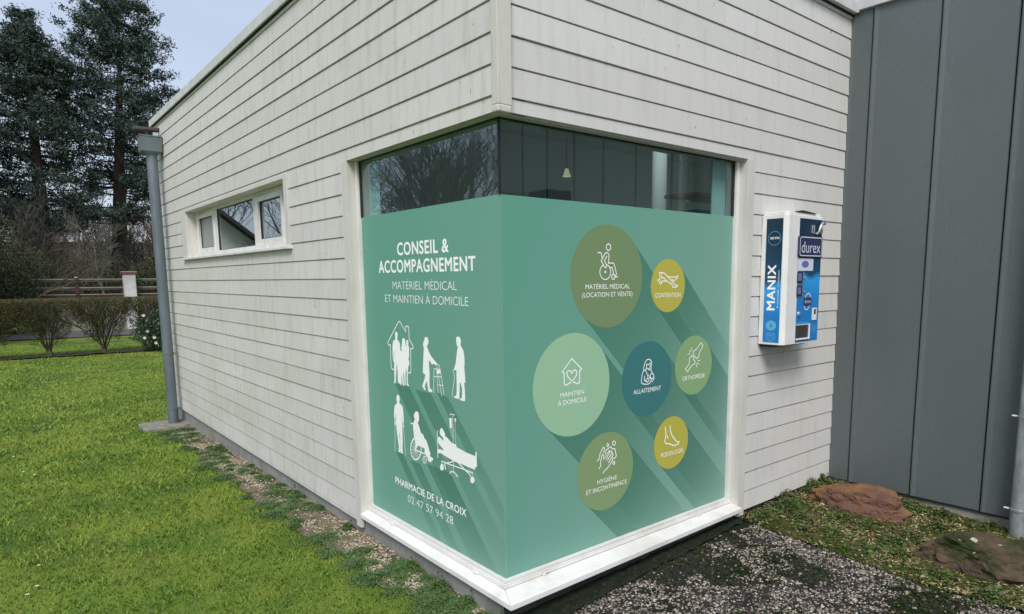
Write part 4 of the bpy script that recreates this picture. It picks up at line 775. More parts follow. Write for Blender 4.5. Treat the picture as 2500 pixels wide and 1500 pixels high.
M['weed'] = leafy('low_weeds', [(.040, .085, .030), (.07, .13, .04), (.11, .18, .06), (.09, .14, .03)], .5, .3)
M['weed_bright'] = leafy('bright_weeds', [(.035, .075, .018), (.055, .11, .022), (.080, .145, .03), (.09, .085, .035), (.16, .13, .06)], .5, .3)
M['moss'] = leafy('dark_moss_tufts', [(.018, .032, .010), (.030, .050, .014), (.045, .060, .016), (.022, .03, .015)], .9, .05)
M['litter'] = leafy('dry_litter', [(.24, .18, .08), (.38, .30, .15), (.14, .10, .05), (.30, .26, .15), (.55, .48, .33)], .8, .15)

# pebbles bedded in the tarred path
n = 52000; P = np.stack([RNG.uniform(-.1, 2.42, n), RNG.uniform(-2.6, .0, n)], 1)
pr = np.array([path_r(y) for y in np.round(P[:, 1], 2)]); ms = noise2(P, 2.4, 3.1)+.5*noise2(P, 7, 8.1); edge = pr-P[:, 0]
keep = (edge > -.03)*(P[:, 1] < -.10+.05*noise2(P, 5)) * ((ms < .10+.5*np.exp(-np.abs(edge-.05)/.12)) | (RNG.random(n) < .12)) * (RNG.random(n) < .80+.3*(edge < .2))
ms2 = noise2(P, 14, 2.2); keep = keep*(RNG.random(n) < np.clip(.75-1.2*ms2, .25, 1))
P = P[keep > 0]; P = np.column_stack([P, gz(P[:, 0], P[:, 1])+.0135])
pebbles('path_pebbles', P, .0064, M['pebble'], 'pale pebbles bedded in the dark tarred path at bottom right', .6)
# moss cushions on the path and along the wall foot
n = 30000; P = np.stack([RNG.uniform(.0, 3.7, n), RNG.uniform(-2.2, .03, n)], 1); ms = noise2(P, 2.4, 3.1)+.5*noise2(P, 7, 8.1)
k = ((ms > .14) & (P[:, 0] < 2.32) & (P[:, 1] < -.1)) | ((P[:, 1] > -.15+.1*np.clip(P[:, 0]/2.2, 0, 1)+.04*noise2(P, 9)) & (RNG.random(n) < .9)); P = P[k]
P = np.column_stack([P, gz(P[:, 0], P[:, 1])+.016+.016*RNG.random(len(P))])
tag(soup('path_moss', leaves(P, .014, .9, .6, 3), M['moss'], kind='stuff'), 'dark green moss spreading over the tarred path and along the wall foot', 'moss')
# tan pebbles by the left wall
n = 21000; y = .1+8*RNG.random(n)**1.5-.3; P = np.stack([RNG.uniform(-.55, .03, n), y], 1)
se = np.array([strip_edge(v) for v in np.round(y, 2)]); wn_ = noise2(P, 3.2, 5.5)+.35*noise2(P, 9, 1.5)
k = (P[:, 0] > se+.03+.1*RNG.random(n)) & ((wn_ < .10) | (RNG.random(n) < .18)); PG = P[k]
PG = np.column_stack([PG, gz(PG[:, 0], PG[:, 1])+.020])
pebbles('wall_gravel', PG, .0072, M['tan_pebble'], 'tan gravel in a narrow strip along the foot of the white wall', .6)

# lawn grass: many short blades, denser near the viewer, only over the lawn
def blades(P, h, w_, mat, name, label, cat='grass', bend=.5, var=None):
    N = len(P); a = RNG.random(N)*6.283; u = np.stack([np.cos(a), np.sin(a), np.zeros(N)], 1); b_ = RNG.random(N)*6.283
    hh = h*(.5+.9*RNG.random(N)); bd = hh*bend*(.3+1.2*RNG.random(N)); d = np.stack([np.cos(b_), np.sin(b_), np.zeros(N)], 1)
    top = P+d*bd[:, None]; top[:, 2] += hh; mid = P+d*(bd*.3)[:, None]; mid[:, 2] += hh*.6; ww = (w_*(.7+.6*RNG.random(N)))[:, None]
    V = np.stack([P-u*ww*.5, P+u*ww*.5, mid+u*ww*.42, top, mid-u*ww*.42], 1)
    o = soup(name, V, mat, var=var, kind='stuff'); return tag(o, label, cat)
n = 400000; rr = 1.6*(26/1.6)**RNG.random(n); th = RNG.uniform(R(-24), R(60), n)
P = np.stack([-2.02+rr*np.sin(th), -2.75+rr*np.cos(th)], 1); rr = rr.copy()
se = np.where(P[:, 1] < 8.2, np.interp(P[:, 1], np.arange(-3, 9, .1), [strip_edge(v) if v > -.3 else -.2 for v in np.arange(-3, 9, .1)]), 50)
e2 = .045*RNG.normal(size=n)+.10*noise2(P, 7, 4.2)+np.where(RNG.random(n) < .10, .25*RNG.random(n), 0)
k = (P[:, 0] < se+e2+.02) & (P[:, 1] < 25) & ~((P[:, 1] < .1) & (P[:, 0] > -.22)) & ~((np.abs(P[:, 0]+.235) < .29) & (np.abs(P[:, 1]-7.62) < .24)) & ~((np.abs(P[:, 1]-19.7) < .3) & (RNG.random(n) < .8)); P = P[k]; rr = rr[k]
tuft = noise2(P, 4.5, 9.1) if len(P) < 400000 else 0
P3 = np.column_stack([P, lawn_z(P[:, 0], P[:, 1])-.001]); sz = np.clip(rr/3.2, .75, 4)
v = np.clip(.36+.26*np.clip(P[:, 1]/9, 0, 1)+.5*tuft+.28*RNG.normal(size=len(P)), 0, 1)
blades(P3, np.clip(.016*sz**.45*(1+.7*tuft), .008, .05), .0036*sz, M['grass'], 'lawn_grass', 'short mossy green lawn grass left of the white wall', bend=1.0, var=v)
# low weed clumps in the gravel strip
C = []
for i in range(95):
    y = -.1+7.9*random.random()**1.45; x = random.uniform(strip_edge(y)-.05, .0); C.append((x, y, random.uniform(.045, .13), random.uniform(.012, .034)))
C += [(-.03, .62, .10, .05), (-.02, .98, .07, .06), (-.01, .35, .08, .05), (-.04, 1.95, .06, .06), (-.02, 3.1, .06, .05), (-.05, 5.6, .1, .06), (-.12, 7.1, .16, .05), (-.05, .12, .10, .045), (-.15, .45, .14, .04)]
V = []
for x, y, r, h in C:
    m_ = int(2600*r/.1*min(1, 3.5/(y+2.75))**.7); q = RNG.normal(size=(m_, 2))*r*.55; dz = np.exp(-(q**2).sum(1)/(r*r*.6))
    xx = x+q[:, 0]; yy = y+q[:, 1]; g_ = xx < .025; V.append(np.column_stack([xx, yy, gz(xx, yy)+.018+h*dz*RNG.random(m_)])[g_])
V = np.concatenate(V); tag(soup('strip_weeds', leaves(V, .0105, .7, .8, 3), M['weed'], kind='stuff'), 'low blue green weeds growing through the tan gravel by the wall', 'weeds')
V = []
for x, y, h in ((-.015, .66, .10), (-.02, .60, .085), (.0, .31, .10), (.0, 1.02, .07), (-.01, 3.15, .10), (-.0, 1.98, .07), (.005, .02, .09)):
    for i in range(26): t = random.random(); V.append((x+random.gauss(0, .012*(1-t)), y+random.gauss(0, .012*(1-t)), gzf(x, y)+.02+h*t))
tag(soup('tall_weed', leaves(np.array(V), .018, .5, -.1, 3), M['weed'], kind='stuff'), 'upright weed sprigs against the grey plinth of the white wall', 'weeds')

# planting bed at right: moss, straw, weeds
n = 26000; P = np.stack([RNG.uniform(2.25, 3.72, n), RNG.uniform(-2.6, .02, n)], 1); pr = np.array([path_r(v) for v in np.round(P[:, 1], 2)]); k = P[:, 0] > pr-.02
P = P[k]; nn = noise2(P, 3.5, 4.4)+.4*noise2(P, 11, 2.4); z = gz(P[:, 0], P[:, 1])+.026
L = (RNG.random(len(P)) < np.clip(.36-.5*nn, .05, .7)); Q = np.column_stack([P, z+.012*RNG.random(len(P))])
tag(soup('dry_litter', leaves(Q[L], .028, .45, 1.2), M['litter'], kind='stuff'), 'straw coloured dead leaves and stalks on the bed around the rocks', 'leaf litter')
tag(soup('bed_moss', leaves(Q[~L], .014, .8, .7, 3), leafy('olive_moss', [(.05, .07, .014), (.08, .10, .02), (.035, .055, .012), (.11, .12, .03)], .9, .05), kind='stuff'), 'olive moss covering the bed around the rocks', 'moss')
V = []
for x, y, r, h in [(2.42, -.12, .09, .07), (2.72, -.14, .12, .09), (2.88, -.05, .10, .10), (2.62, -.32, .08, .06), (2.86, -.55, .10, .06), (2.55, -.62, .07, .05), (2.75, -.95, .10, .06), (2.58, -1.05, .08, .05), (3.45, -.25, .09, .06), (3.5, -.75, .08, .07), (3.58, -.98, .10, .07), (3.3, -1.05, .07, .05), (2.45, -1.35, .09, .06), (2.38, -1.65, .09, .06), (2.5, -1.9, .10, .07), (3.35, .0, .12, .08), (3.55, .0, .09, .07), (3.2, -1.9, .12, .07), (2.5, -.9, .07, .04), (2.95, -.98, .08, .05), (3.62, -1.3, .08, .06), (2.45, -.42, .06, .06)]:
    m_ = int(620*r/.1); q = RNG.normal(size=(m_, 2))*r*.5; dz = np.exp(-(q**2).sum(1)/(r*r*.5)); xx = x+q[:, 0]; yy = np.minimum(y+q[:, 1], .02)
    V.append(np.column_stack([xx, yy, gz(xx, yy)+.03+h*dz*RNG.random(m_)]))
V = np.concatenate(V); V2 = V[RNG.random(len(V)) < .07]+np.array([0, 0, .006]); tag(soup('clover_leaves', leaves(V2+RNG.normal(size=V2.shape)*np.array([.05, .05, .002]), .034, .8, 1.6), M['weed_bright'], kind='stuff'), 'broad clover like leaves spread over the bed by the grey wall', 'weeds')
tag(soup('bed_weeds', leaves(V, .021, .6, .5), M['weed_bright'], kind='stuff'), 'bright green leafy weeds between the two rocks and the walls', 'weeds')
# a few broad blades of grass by the corner
V = []
for x, y in ((2.36, -.10), (2.40, -.16), (2.62, -.20), (2.75, -.25), (3.42, -.38), (2.83, -.72)):
    for i in range(5): V.append((x+random.gauss(0, .02), y+random.gauss(0, .02), gzf(x, y)+.02))
blades(np.array(V), .10, .012, M['weed_bright'], 'grass_tuft', 'broad grass blades sprouting beside the corner of the white boards', bend=.7)

# loose small things one can count
M['petal'] = base_mat('white_petal', (.62, .60, .55), .6)[0]; M['yolk'] = base_mat('yellow_centre', (.7, .5, .05), .6)[0]; M['leaf_dead'] = noisy('pale_dead_leaf', (.55, .53, .44), (.4, .36, .26), 30, 3, .7)
def daisy(x, y, label, s=1.0):
    z = gzf(x, y)+.030; t = thing('daisy', (x, y, z-.03), label, 'flower', 'daisies in the lawn'); b = MB(); n_ = 11
    for i in range(n_):
        a = i*2*math.pi/n_; c_, s_ = math.cos(a), math.sin(a); w2 = .0035*s; L0, L1 = .003*s, .013*s
        b.add([(x+c_*L0-s_*w2*.5, y+s_*L0+c_*w2*.5, z), (x+c_*L1-s_*w2, y+s_*L1+c_*w2, z+.004), (x+c_*(L1+.003), y+s_*(L1+.003), z+.004), (x+c_*L1+s_*w2, y+s_*L1-c_*w2, z+.004), (x+c_*L0+s_*w2*.5, y+s_*L0-c_*w2*.5, z)], [(0, 1, 2, 3, 4)])
    b.build('petals', M['petal'], t); MB().tube([(x, y, z), (x, y, z+.004), (x, y, z+.005)], [.005*s, .004*s, .001], 8).build('centre', M['yolk'], t)
    MB().tube([(x, y, z-.032), (x+.002, y, z)], .0012, 4).build('stem', M['grass'], t)
for x, y, s, lb_ in [[-1.923, 6.845, 1, 'daisy near the left edge, topmost of the scattered three'], [-1.873, 5.898, 1, 'daisy in the lawn right of the topmost one'], [-1.785, 5.667, 1, 'daisy lying tilted, lowest of the scattered three'], [-1.929, 2.368, 0.75, 'large white daisy near the bottom left corner'], [-1.982, 2.261, 0.75, 'white daisy just left of the large one at the bottom'], [-1.9, 2.762, 0.7, 'faint daisy above the pair near the bottom left'], [0.105, 16.833, 1.6, 'daisy in the middle of the far lawn'], [0.576, 15.829, 1.6, 'daisy near the foot of the hedge by the camellia']]: daisy(x, y, lb_, s)
def deadleaf(x, y, s, rz, label, up=.03):
    z = gzf(x, y)+up; b = MB(); c_, s_ = math.cos(rz), math.sin(rz); vs = []
    for i in range(7):
        u = -1+i/3; wv = .42*math.sqrt(max(0, 1-u*u))
        for sd_ in (-1, 0, 1): lx, ly = u*s, wv*sd_*s; vs.append((x+lx*c_-ly*s_, y+lx*s_+ly*c_, z+.18*s*u*u+(.12*s if sd_ else 0)))
    b.add(vs, [(i*3+j, i*3+j+1, i*3+j+4, i*3+j+3) for i in range(6) for j in range(2)]); o = b.build('dead_leaf', M['leaf_dead'], None, origin=(x, y, z)); tag(o, label, 'leaf', 'dead leaves lying on the ground')
for x, y, s, rz, lb_ in [[2.363, -0.075, 0.045, 0.3, 'large pale dead leaf at the corner of the tarred path'], [2.506, -1.0, 0.018, 0.8, 'round pale leaf beside the tarred path below the red rock'], [3.289, -0.881, 0.016, 0.2, 'small pale leaf right of the red rock'], [3.099, -0.988, 0.018, 1.2, 'pale leaf between the two rocks'], [2.72, -0.007, 0.014, 0.6, 'small pale leaf under the lowest board'], [3.609, -1.218, 0.018, 0.4, 'curled pale leaf at the grey wall above the lichen rock'], [3.496, -1.11, 0.014, 1.0, 'small pale leaf above the lichen rock']]: deadleaf(x, y, s, rz, lb_)
# clumps of bare soil in the lawn (worm casts)

# ================================================================ ROCKS
M['rust_rock'] = noisy('rust_rock', (.165, .085, .056), (.115, .066, .050), 7, 9, .8, spec=.2, bump=1.0, bscale=28, c3=(.22, .115, .050), s3=3.2, lo3=.5, hi3=.68)
M['brown_rock'] = noisy('lichen_rock', (.105, .075, .048), (.055, .045, .032), 8, 9, .9, spec=.15, bump=1.0, bscale=26, c3=(.030, .040, .014), s3=4.5, lo3=.50, hi3=.62)
def rock(name, cen, ax, rz, seed, mat, label, facets):
    bm = bmesh.new(); bmesh.ops.create_icosphere(bm, subdivisions=5, radius=1); rs = random.Random(seed)
    pl2 = [(Vector((rs.gauss(0, 1), rs.gauss(0, 1), rs.gauss(.1, .6))).normalized(), rs.uniform(.58, .92)) for _ in range(facets)]+[(Vector((.10, -.30, 1)).normalized(), .60), (Vector((-.45, .25, 1)).normalized(), .66)]
    c_, s_ = math.cos(rz), math.sin(rz); so_ = Vector((seed*1.7, 0, 0))
    for v_ in bm.verts:
        p = v_.co.copy()
        for nrm, d in pl2:
            h = p.dot(nrm)-d
            if h > 0: p -= nrm*h*.95
        led = mnoise.noise(Vector((v_.co.x*1.2, v_.co.y*3.4, v_.co.z*3))+so_)
        p *= 1+.17*mnoise.fractal(v_.co*1.9+so_, 1.0, 2.0, 4)+.08*mnoise.fractal(v_.co*5+so_, .7, 2.0, 5)+.06*(1 if led > .08 else 0)
        x, y, z = p.x*ax[0], p.y*ax[1], p.z*ax[2]; v_.co = Vector((cen[0]+x*c_-y*s_, cen[1]+x*s_+y*c_, cen[2]+z))
    me = bpy.data.meshes.new(name); bm.to_mesh(me); bm.free(); me.materials.append(mat); me.shade_smooth(); me.set_sharp_from_angle(angle=R(15)); o = link_mesh(name, me, None, (cen[0], cen[1], cen[2]-ax[2]*.6)); return tag(o, label, 'rock')
rock('rock', (3.20, -.495, -.180), (.335, .20, .185), R(-80), 3, M['rust_rock'], 'long rust red rock lying in front of the grey cladding', 6)
rk = rock('rock', (2.83, -1.42, -.235), (.37, .27, .22), R(-62), 11, M['brown_rock'], 'mossy brown rock spotted with pale lichen, near the galvanised downpipe', 7)
M['lichen'] = noisy('pale_lichen', (.42, .42, .32), (.28, .27, .19), 40, 4, .9)
dg = bpy.context.evaluated_depsgraph_get()
for x, y, r in ((2.80, -1.42, .026), (2.87, -1.34, .017), (2.93, -1.44, .014), (2.72, -1.36, .013), (2.78, -1.28, .012), (2.98, -1.33, .011), (2.68, -1.46, .010), (2.86, -1.55, .012)):
    hit, loc, nrm, _ = rk.ray_cast(Vector((x, y, 1))-rk.location, Vector((0, 0, -1)))
    if hit:
        loc = loc+rk.location; q = nrm.to_track_quat('Z', 'Y'); b = MB(); n_ = 14
        b.add([loc+q @ Vector((r*(1+.15*random.random())*math.cos(i*2*math.pi/n_), r*.85*(1+.15*random.random())*math.sin(i*2*math.pi/n_), .003)) for i in range(n_)]+[loc+q @ Vector((0, 0, .004))], [(i, (i+1) % n_, n_) for i in range(n_)]); b.build('lichen_spot', M['lichen'], rk)

# ================================================================ HEDGE
M['bark'] = noisy('hedge_stems', (.11, .10, .065), (.06, .055, .035), 30, 4, .9, bump=.3)
M['hedge_leaf'] = leafy('hedge_twigs_leaves', [(.040, .045, .015), (.070, .080, .024), (.105, .075, .035), (.055, .070, .020), (.13, .12, .05)], .7, .2)
M['dark_leaf'] = leafy('glossy_dark_leaves', [(.012, .032, .016), (.022, .055, .026), (.035, .075, .034), (.05, .09, .045)], .35, .5)
M['ever_leaf'] = leafy('evergreen_bush', [(.020, .032, .016), (.035, .048, .022), (.055, .062, .028), (.07, .065, .04)], .7, .2)
def branchy(rs, p, d, L, r, lvl, segs, spread, up=.25, wig=.18, sub=(3, 5)):
    n_ = 4 if lvl else 3; pts = [p.copy()]; q = p.copy(); dd = d.copy()
    for i in range(n_):
        dd = (dd+Vector((rs.gauss(0, wig), rs.gauss(0, wig), rs.gauss(0, wig*.6)+up*.12))).normalized(); q = q+dd*(L/n_); pts.append(q.copy())
    segs.append((pts, r))
    if lvl > 0:
        for k in range(rs.randint(*sub)):
            t = rs.uniform(.35, 1.0); i = min(n_-1, int(t*n_)); base = pts[i].lerp(pts[i+1], t*n_-i)
            ax_ = Vector((rs.gauss(0, 1), rs.gauss(0, 1), rs.gauss(0, .6))); ax_ = (ax_-dd*ax_.dot(dd)).normalized()
            nd_ = (dd*math.cos(spread)+ax_*math.sin(spread)+Vector((0, 0, up*.4))).normalized()
            branchy(rs, base, nd_, L*rs.uniform(.5, .75), r*.58, lvl-1, segs, spread, up, wig, sub)
def seg_mesh(segs, taper=.45, sides=3, rmin=.0):
    b = MB()
    for pts, r in segs:
        m_ = len(pts); b.tube(pts, [max(rmin, r*(1-(1-taper)*i/(m_-1))) for i in range(m_)], sides if r < .05 else 6, caps=False)
    return b
def hedge_shrub(x, y, seed, label, hw=.68):
    rs = random.Random(seed); z = gzf(x, y); t = thing('hedge_shrub', (x, y, z), label, 'shrub', 'clipped hedge shrubs across the lawn'); top = 1.17
    segs = [([Vector((x, y, z-.05)), Vector((x+rs.gauss(0, .01), y, z+.12)), Vector((x+rs.gauss(0, .02), y, z+.24))], .085)]
    for k in range(15):
        a = rs.uniform(0, 6.28); s_ = rs.uniform(.12, .62); d = Vector((math.cos(a)*s_, math.sin(a)*s_*.7, 1)).normalized()
        branchy(rs, Vector((x+.04*math.cos(a), y+.04*math.sin(a), z+rs.uniform(.1, .25))), d, rs.uniform(.7, 1.05), rs.uniform(.012, .024), 2, segs, .5, .35, .12, (3, 5))
    segs = [([Vector((p.x, p.y, min(p.z, top))) for p in pts], r) for pts, r in segs]
    seg_mesh(segs, .5, 3, .0035).build('stems', M['bark'], t)
    N = 26000; q = RNG.random((N, 3)); zz = top-1.25*(q[:, 2]**1.25); wd = hw*(1.08-.52*np.clip((top-zz)/1.25, 0, 1)**1.5)
    P = np.column_stack([x+(q[:, 0]*2-1)*wd, y+(q[:, 1]*2-1)*.42*(wd/hw), zz])
    dn = np.array([mnoise.noise(Vector(p)*4.2) for p in P]); k = RNG.random(N) < np.clip(1.12-(top-zz)/1.15+dn*1.0, 0.05, 1); P = P[k]
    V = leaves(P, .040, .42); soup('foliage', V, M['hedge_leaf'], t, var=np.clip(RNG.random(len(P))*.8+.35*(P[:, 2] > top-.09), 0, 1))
    return t
for i, (x, y) in enumerate([(-4.60, 19.6), (-3.33, 19.6), (-2.06, 19.6), (-.79, 19.62), (.50, 19.9), (1.78, 20.0), (3.05, 20.2), (4.3, 20.3)]):
    hedge_shrub(x, y, 40+i, ['clipped bare hedge shrub outside the left picture edge, far end', 'clipped bare hedge shrub left of the picture edge', 'clipped bare hedge shrub cut by the left picture edge', 'clipped olive hedge shrub below the left end of the rail fence', 'clipped olive hedge shrub below the middle of the rail fence', 'clipped olive hedge shrub behind the flowering camellia', 'clipped olive hedge shrub just hidden by the downpipe', 'clipped olive hedge shrub hidden behind the white building'][i])
# camellia with white flowers
t = thing('camellia_bush', (1.95, 19.35, gzf(1.95, 19.35)), 'dark glossy camellia bush with white flowers beside the zinc downpipe', 'shrub'); rs = random.Random(5); segs = []
for k in range(9): a = rs.uniform(0, 6.28); branchy(rs, Vector((1.95, 19.35, -.4)), Vector((math.cos(a)*.5, math.sin(a)*.5, 1)).normalized(), .8, .02, 1, segs, .6)
seg_mesh(segs).build('stems', M['bark'], t)
N = 9000; q = RNG.normal(size=(N, 3)); q /= np.linalg.norm(q, axis=1)[:, None]; q *= (RNG.random(N)**.4)[:, None]; bmp = 1+.3*np.array([mnoise.noise(Vector(v)*2.6) for v in q])
P = np.column_stack([1.95+q[:, 0]*.82*bmp, 19.35+q[:, 1]*.6*bmp, .16+q[:, 2]*.62*bmp]); soup('foliage', leaves(P, .062, .55), M['dark_leaf'], t)
for fx_, fz_ in ((1.38, .02), (1.47, .21), (1.60, .03), (1.63, -.13), (1.40, .66)):
    b = MB(); c0 = Vector((fx_, 18.80 if fx_ > 1.55 else 18.95, fz_))
    for rr_, nn_ in ((.034, 7), (.020, 5)):
        for i in range(nn_): a = i*6.283/nn_+rr_*50; v1 = Vector((math.cos(a), -.35, math.sin(a))); v2 = Vector((-math.sin(a), 0, math.cos(a))); b.add([c0, c0+v1*rr_+v2*rr_*.55, c0+v1*rr_*1.35, c0+v1*rr_-v2*rr_*.55], [(0, 1, 2, 3)])
    b.build('flower', M['petal'], t)

# ================================================================ RAIL FENCE, PILLAR, WALL ACROSS THE ROAD
M['rail'] = noisy('brown_rails', (.050, .034, .028), (.085, .07, .06), 5, 5, .7); M['rail_red'] = noisy('red_brown_boards', (.075, .036, .030), (.05, .026, .022), 4, 5, .8); M['rail_top'] = base_mat('bleached_rail_top', (.30, .27, .25), .7)[0]
M['pillar'] = noisy('whitewashed_pillar', (.62, .61, .60), (.45, .44, .42), 3, 6, .8, bump=.3); M['cap_red'] = noisy('brick_cap', (.22, .06, .045), (.14, .045, .04), 8, 4, .8); M['render'] = noisy('grey_render', (.30, .29, .27), (.20, .19, .17), 2, 6, .9)
FY = lambda x: 31.2-.11*x
RF = thing('rail_fence', (-.45, FY(-.45), -.45), 'dark brown post and rail fence across the road behind the hedge', 'fence')
def rail(x0, x1, z0, z1, dy, name, mt, top=True):
    y0, y1 = FY(x0)+dy, FY(x1)+dy
    b = MB(); b.hexa([(x0, y0, z0), (x1, y1, z0), (x1, y1+.06, z0), (x0, y0+.06, z0), (x0, y0, z1), (x1, y1, z1), (x1, y1+.06, z1), (x0, y0+.06, z1)]); o = b.build(name, mt, RF, origin=(x0, y0, z0))
    if top: b = MB(); b.hexa([(x0, y0-.004, z1+.001), (x1, y1-.004, z1+.001), (x1, y1+.064, z1+.001), (x0, y0+.064, z1+.001), (x0, y0-.004, z1+.032), (x1, y1-.004, z1+.032), (x1, y1+.064, z1+.032), (x0, y0+.064, z1+.032)]).build('rail_cap', M['rail_top'], o)
for x0, x1 in ((-.46, 1.0), (1.0, 2.62), (3.08, 4.8), (4.8, 6.6)):
    rail(x0+.002, x1-.002, 1.62, 1.71, .0, 'rail', M['rail']); rail(x0+.05 if x0 < 0 else x0+.002, x1-.002, 1.27, 1.36, .0, 'rail', M['rail']); rail(x0+.06 if x0 < 0 else x0+.002, x1-.002, .93, 1.07, .0, 'rail', M['rail_red'])
for x in (1.0, 4.8): MB().box(x-.06, x+.06, FY(x)-.05, FY(x)+.07-.12, .2, 1.78).build('post', M['rail_red'], RF, bevel=.01); MB().box(x-.07, x+.07, FY(x)-.07, FY(x)-.01+.06, 1.782, 1.82).build('post_cap', M['pvc'], RF, bevel=.012)
LW = thing('low_wall', (2, FY(2)+.1, -.6), 'low grey rendered wall under the rail fence', 'wall'); b = MB(); b.hexa([(-.5, FY(-.5)+.08, -.8), (9, FY(9)+.08, -.8), (9, FY(9)+.3, -.8), (-.5, FY(-.5)+.3, -.8), (-.5, FY(-.5)+.08, .88), (9, FY(9)+.08, .88), (9, FY(9)+.3, .88), (-.5, FY(-.5)+.3, .88)]).build('wall', M['render'], LW)
PL = thing('gate_pillar', (2.85, 30.75, -.6), 'whitewashed square pillar with a brick red cap in the rail fence', 'pillar'); MB().box(2.63, 3.07, 30.55, 30.95, -.6, 1.93).build('shaft', M['pillar'], PL, bevel=.015)
MB().box(2.59, 3.11, 30.51, 30.99, 1.931, 2.01).build('cap', M['cap_red'], PL, bevel=.01); MB().box(2.58, 3.12, 30.50, 31.0, 2.011, 2.05).build('coping', M['rail_top'], PL, bevel=.01)

# ================================================================ TREES
M['seq_bark'] = noisy('redwood_bark', (.060, .045, .036), (.030, .025, .022), 3, 6, .95, stretch=(1, 1, .15), bump=.5, bscale=12)
M['seq_leaf'] = leafy('redwood_foliage_hazed', [(.030, .050, .046), (.044, .070, .060), (.060, .090, .072), (.082, .116, .084)], .75, .12, .35, ((.050, .066, .045), .5))  # leaf colours lightened, distance haze is put into them
M['twig'] = noisy('bare_twigs', (.085, .075, .060), (.055, .050, .042), 2, 4, .95); M['twig_pale'] = noisy('pale_bare_branches', (.16, .16, .12), (.10, .10, .08), 2, 4, .9); M['twig_red'] = noisy('reddish_twigs', (.10, .065, .06), (.07, .05, .045), 2, 4, .95)
def sequoia(x, y, h, seed, label, lean=(0, 0), rmax=5.2, prof=None, puff=1.0):
    rs = random.Random(seed); t = thing('redwood_tree', (x, y, -.6), label, 'tree', 'tall redwoods beyond the road'); Hh = h+.6
    ax_ = lambda f: Vector((x+lean[0]*f, y+lean[1]*f, -.6+Hh*f))
    b = MB(); b.tube([ax_(f) for f in (0, .04, .12, .3, .5, .7, .85, 1.0)], [.85, .66, .57, .46, .33, .2, .11, .02], 14, caps=False).build('trunk', M['seq_bark'], t, smooth=True)
    br = MB(); C = []; Sz = []
    for i in range(275):
        f = rs.uniform(.24, 1.0)**.85; f = min(f, .985)
        Lb = rmax*prof(f)*rs.uniform(.72, 1.08); a = rs.uniform(0, 6.283); dh = Vector((math.cos(a), math.sin(a), 0)); p0 = ax_(f); droop = .30*(1-f)
        pts = []; n_ = 5
        for j in range(n_+1): s_ = j/n_; pts.append(p0+dh*Lb*s_+Vector((0, 0, Lb*(-droop*s_+.34*s_*s_+.32*s_*max(0, f-.55)))))
        br.tube(pts, [.055*(1.2-f)*(1-.8*j/n_)+.008 for j in range(n_+1)], 4, caps=False)
        dens = .30+.70*f; m_ = max(2, int((Lb*1.9+1)*dens))
        for q_ in range(m_):
            s_ = rs.uniform(.28, 1.04)**.8; k_ = min(n_-1, int(s_*n_)); c_ = pts[k_].lerp(pts[k_+1], min(1.1, s_*n_-k_))
            C.append(c_+Vector((rs.gauss(0, .22), rs.gauss(0, .22), rs.gauss(-.05, .14)))); Sz.append(rs.uniform(.26, .58)*puff*(1.0 if f < .9 else .8))
    br.build('branch_set', M['seq_bark'], t)
    C = np.array([c[:] for c in C]); Sz = np.array(Sz); K = 46
    q = RNG.normal(size=(len(C), K, 3)); q *= np.array([1, 1, .55])*.62; P = (C[:, None, :]+q*Sz[:, None, None]).reshape(-1, 3)
    shade = np.repeat(RNG.random(len(C)), K)*.55+RNG.random(len(P))*.45
    soup('crown', leaves(P, .20, .40, 0, 3), M['seq_leaf'], t, var=shade); return t
profA = lambda f: (np.interp(f, [.17, .30, .45, .60, .72, .82, .92, 1.0], [.90, 1.0, 1.0, .90, .76, .58, .36, .10]))
profB = lambda f: (np.interp(f, [.17, .30, .45, .60, .72, .82, .92, 1.0], [.85, .98, 1.0, .97, .92, .80, .64, .36]))
sequoia(1.35, 52.1, 18.5, 21, 'tall dark redwood with a slim top, left of the broad one', (.1, 0), 3.5, profA)
sequoia(5.45, 53.7, 20.8, 22, 'tall dark redwood with the broad rounded crown just left of the roof', (1.6, 0), 4.2, profB)
sequoia(-3.6, 50.0, 17.0, 23, 'tall dark redwood half cut by the left picture edge', (0, 0), 3.3, profA)
# evergreen bush at the left end of the fence, dark bushes behind it
def bush(x, y, z, r, mat, label, n_, size, sd, name='evergreen_bush'):
    q = RNG.normal(size=(n_, 3)); q /= np.linalg.norm(q, axis=1)[:, None]; q *= (RNG.random(n_)**.35)[:, None]; bm_ = 1+.32*np.array([mnoise.noise(Vector(v)*2.2+Vector((sd, 0, 0))) for v in q])[:, None]
    P = q*bm_*np.array(r)+np.array([x, y, z]); P = P[P[:, 2] > -.5]; t = thing(name, (x, y, z-r[2]), label, 'shrub')
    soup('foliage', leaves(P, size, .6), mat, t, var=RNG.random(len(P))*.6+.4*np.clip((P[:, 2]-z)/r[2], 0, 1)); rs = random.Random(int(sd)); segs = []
    for k in range(7): branchy(rs, Vector((x+rs.gauss(0, .2*r[0]), y, max(-.5, z-r[2]))), Vector((rs.gauss(0, .35), rs.gauss(0, .35), 1)).normalized(), r[2]*1.3, .04, 2, segs, .5)
    seg_mesh(segs).build('stems', M['bark'], t)
bush(-1.75, 31.0, 1.7, (1.55, 1.4, 2.5), M['ever_leaf'], 'dark evergreen bush at the left end of the rail fence', 16000, .10, 3)
bush(-.35, 36.0, 1.2, (1.6, 1.3, 1.9), M['ever_leaf'], 'low dark bush behind the left end of the rail fence', 9000, .11, 8)
bush(6.2, 38.5, 1.6, (2.3, 1.5, 1.7), M['ever_leaf'], 'dark bush behind the fence near the white building', 9000, .12, 12)
bush(3.2, 41, .9, (2.3, 1.3, 1.5), M['ever_leaf'], 'low dark bush behind the whitewashed pillar', 8000, .12, 15)
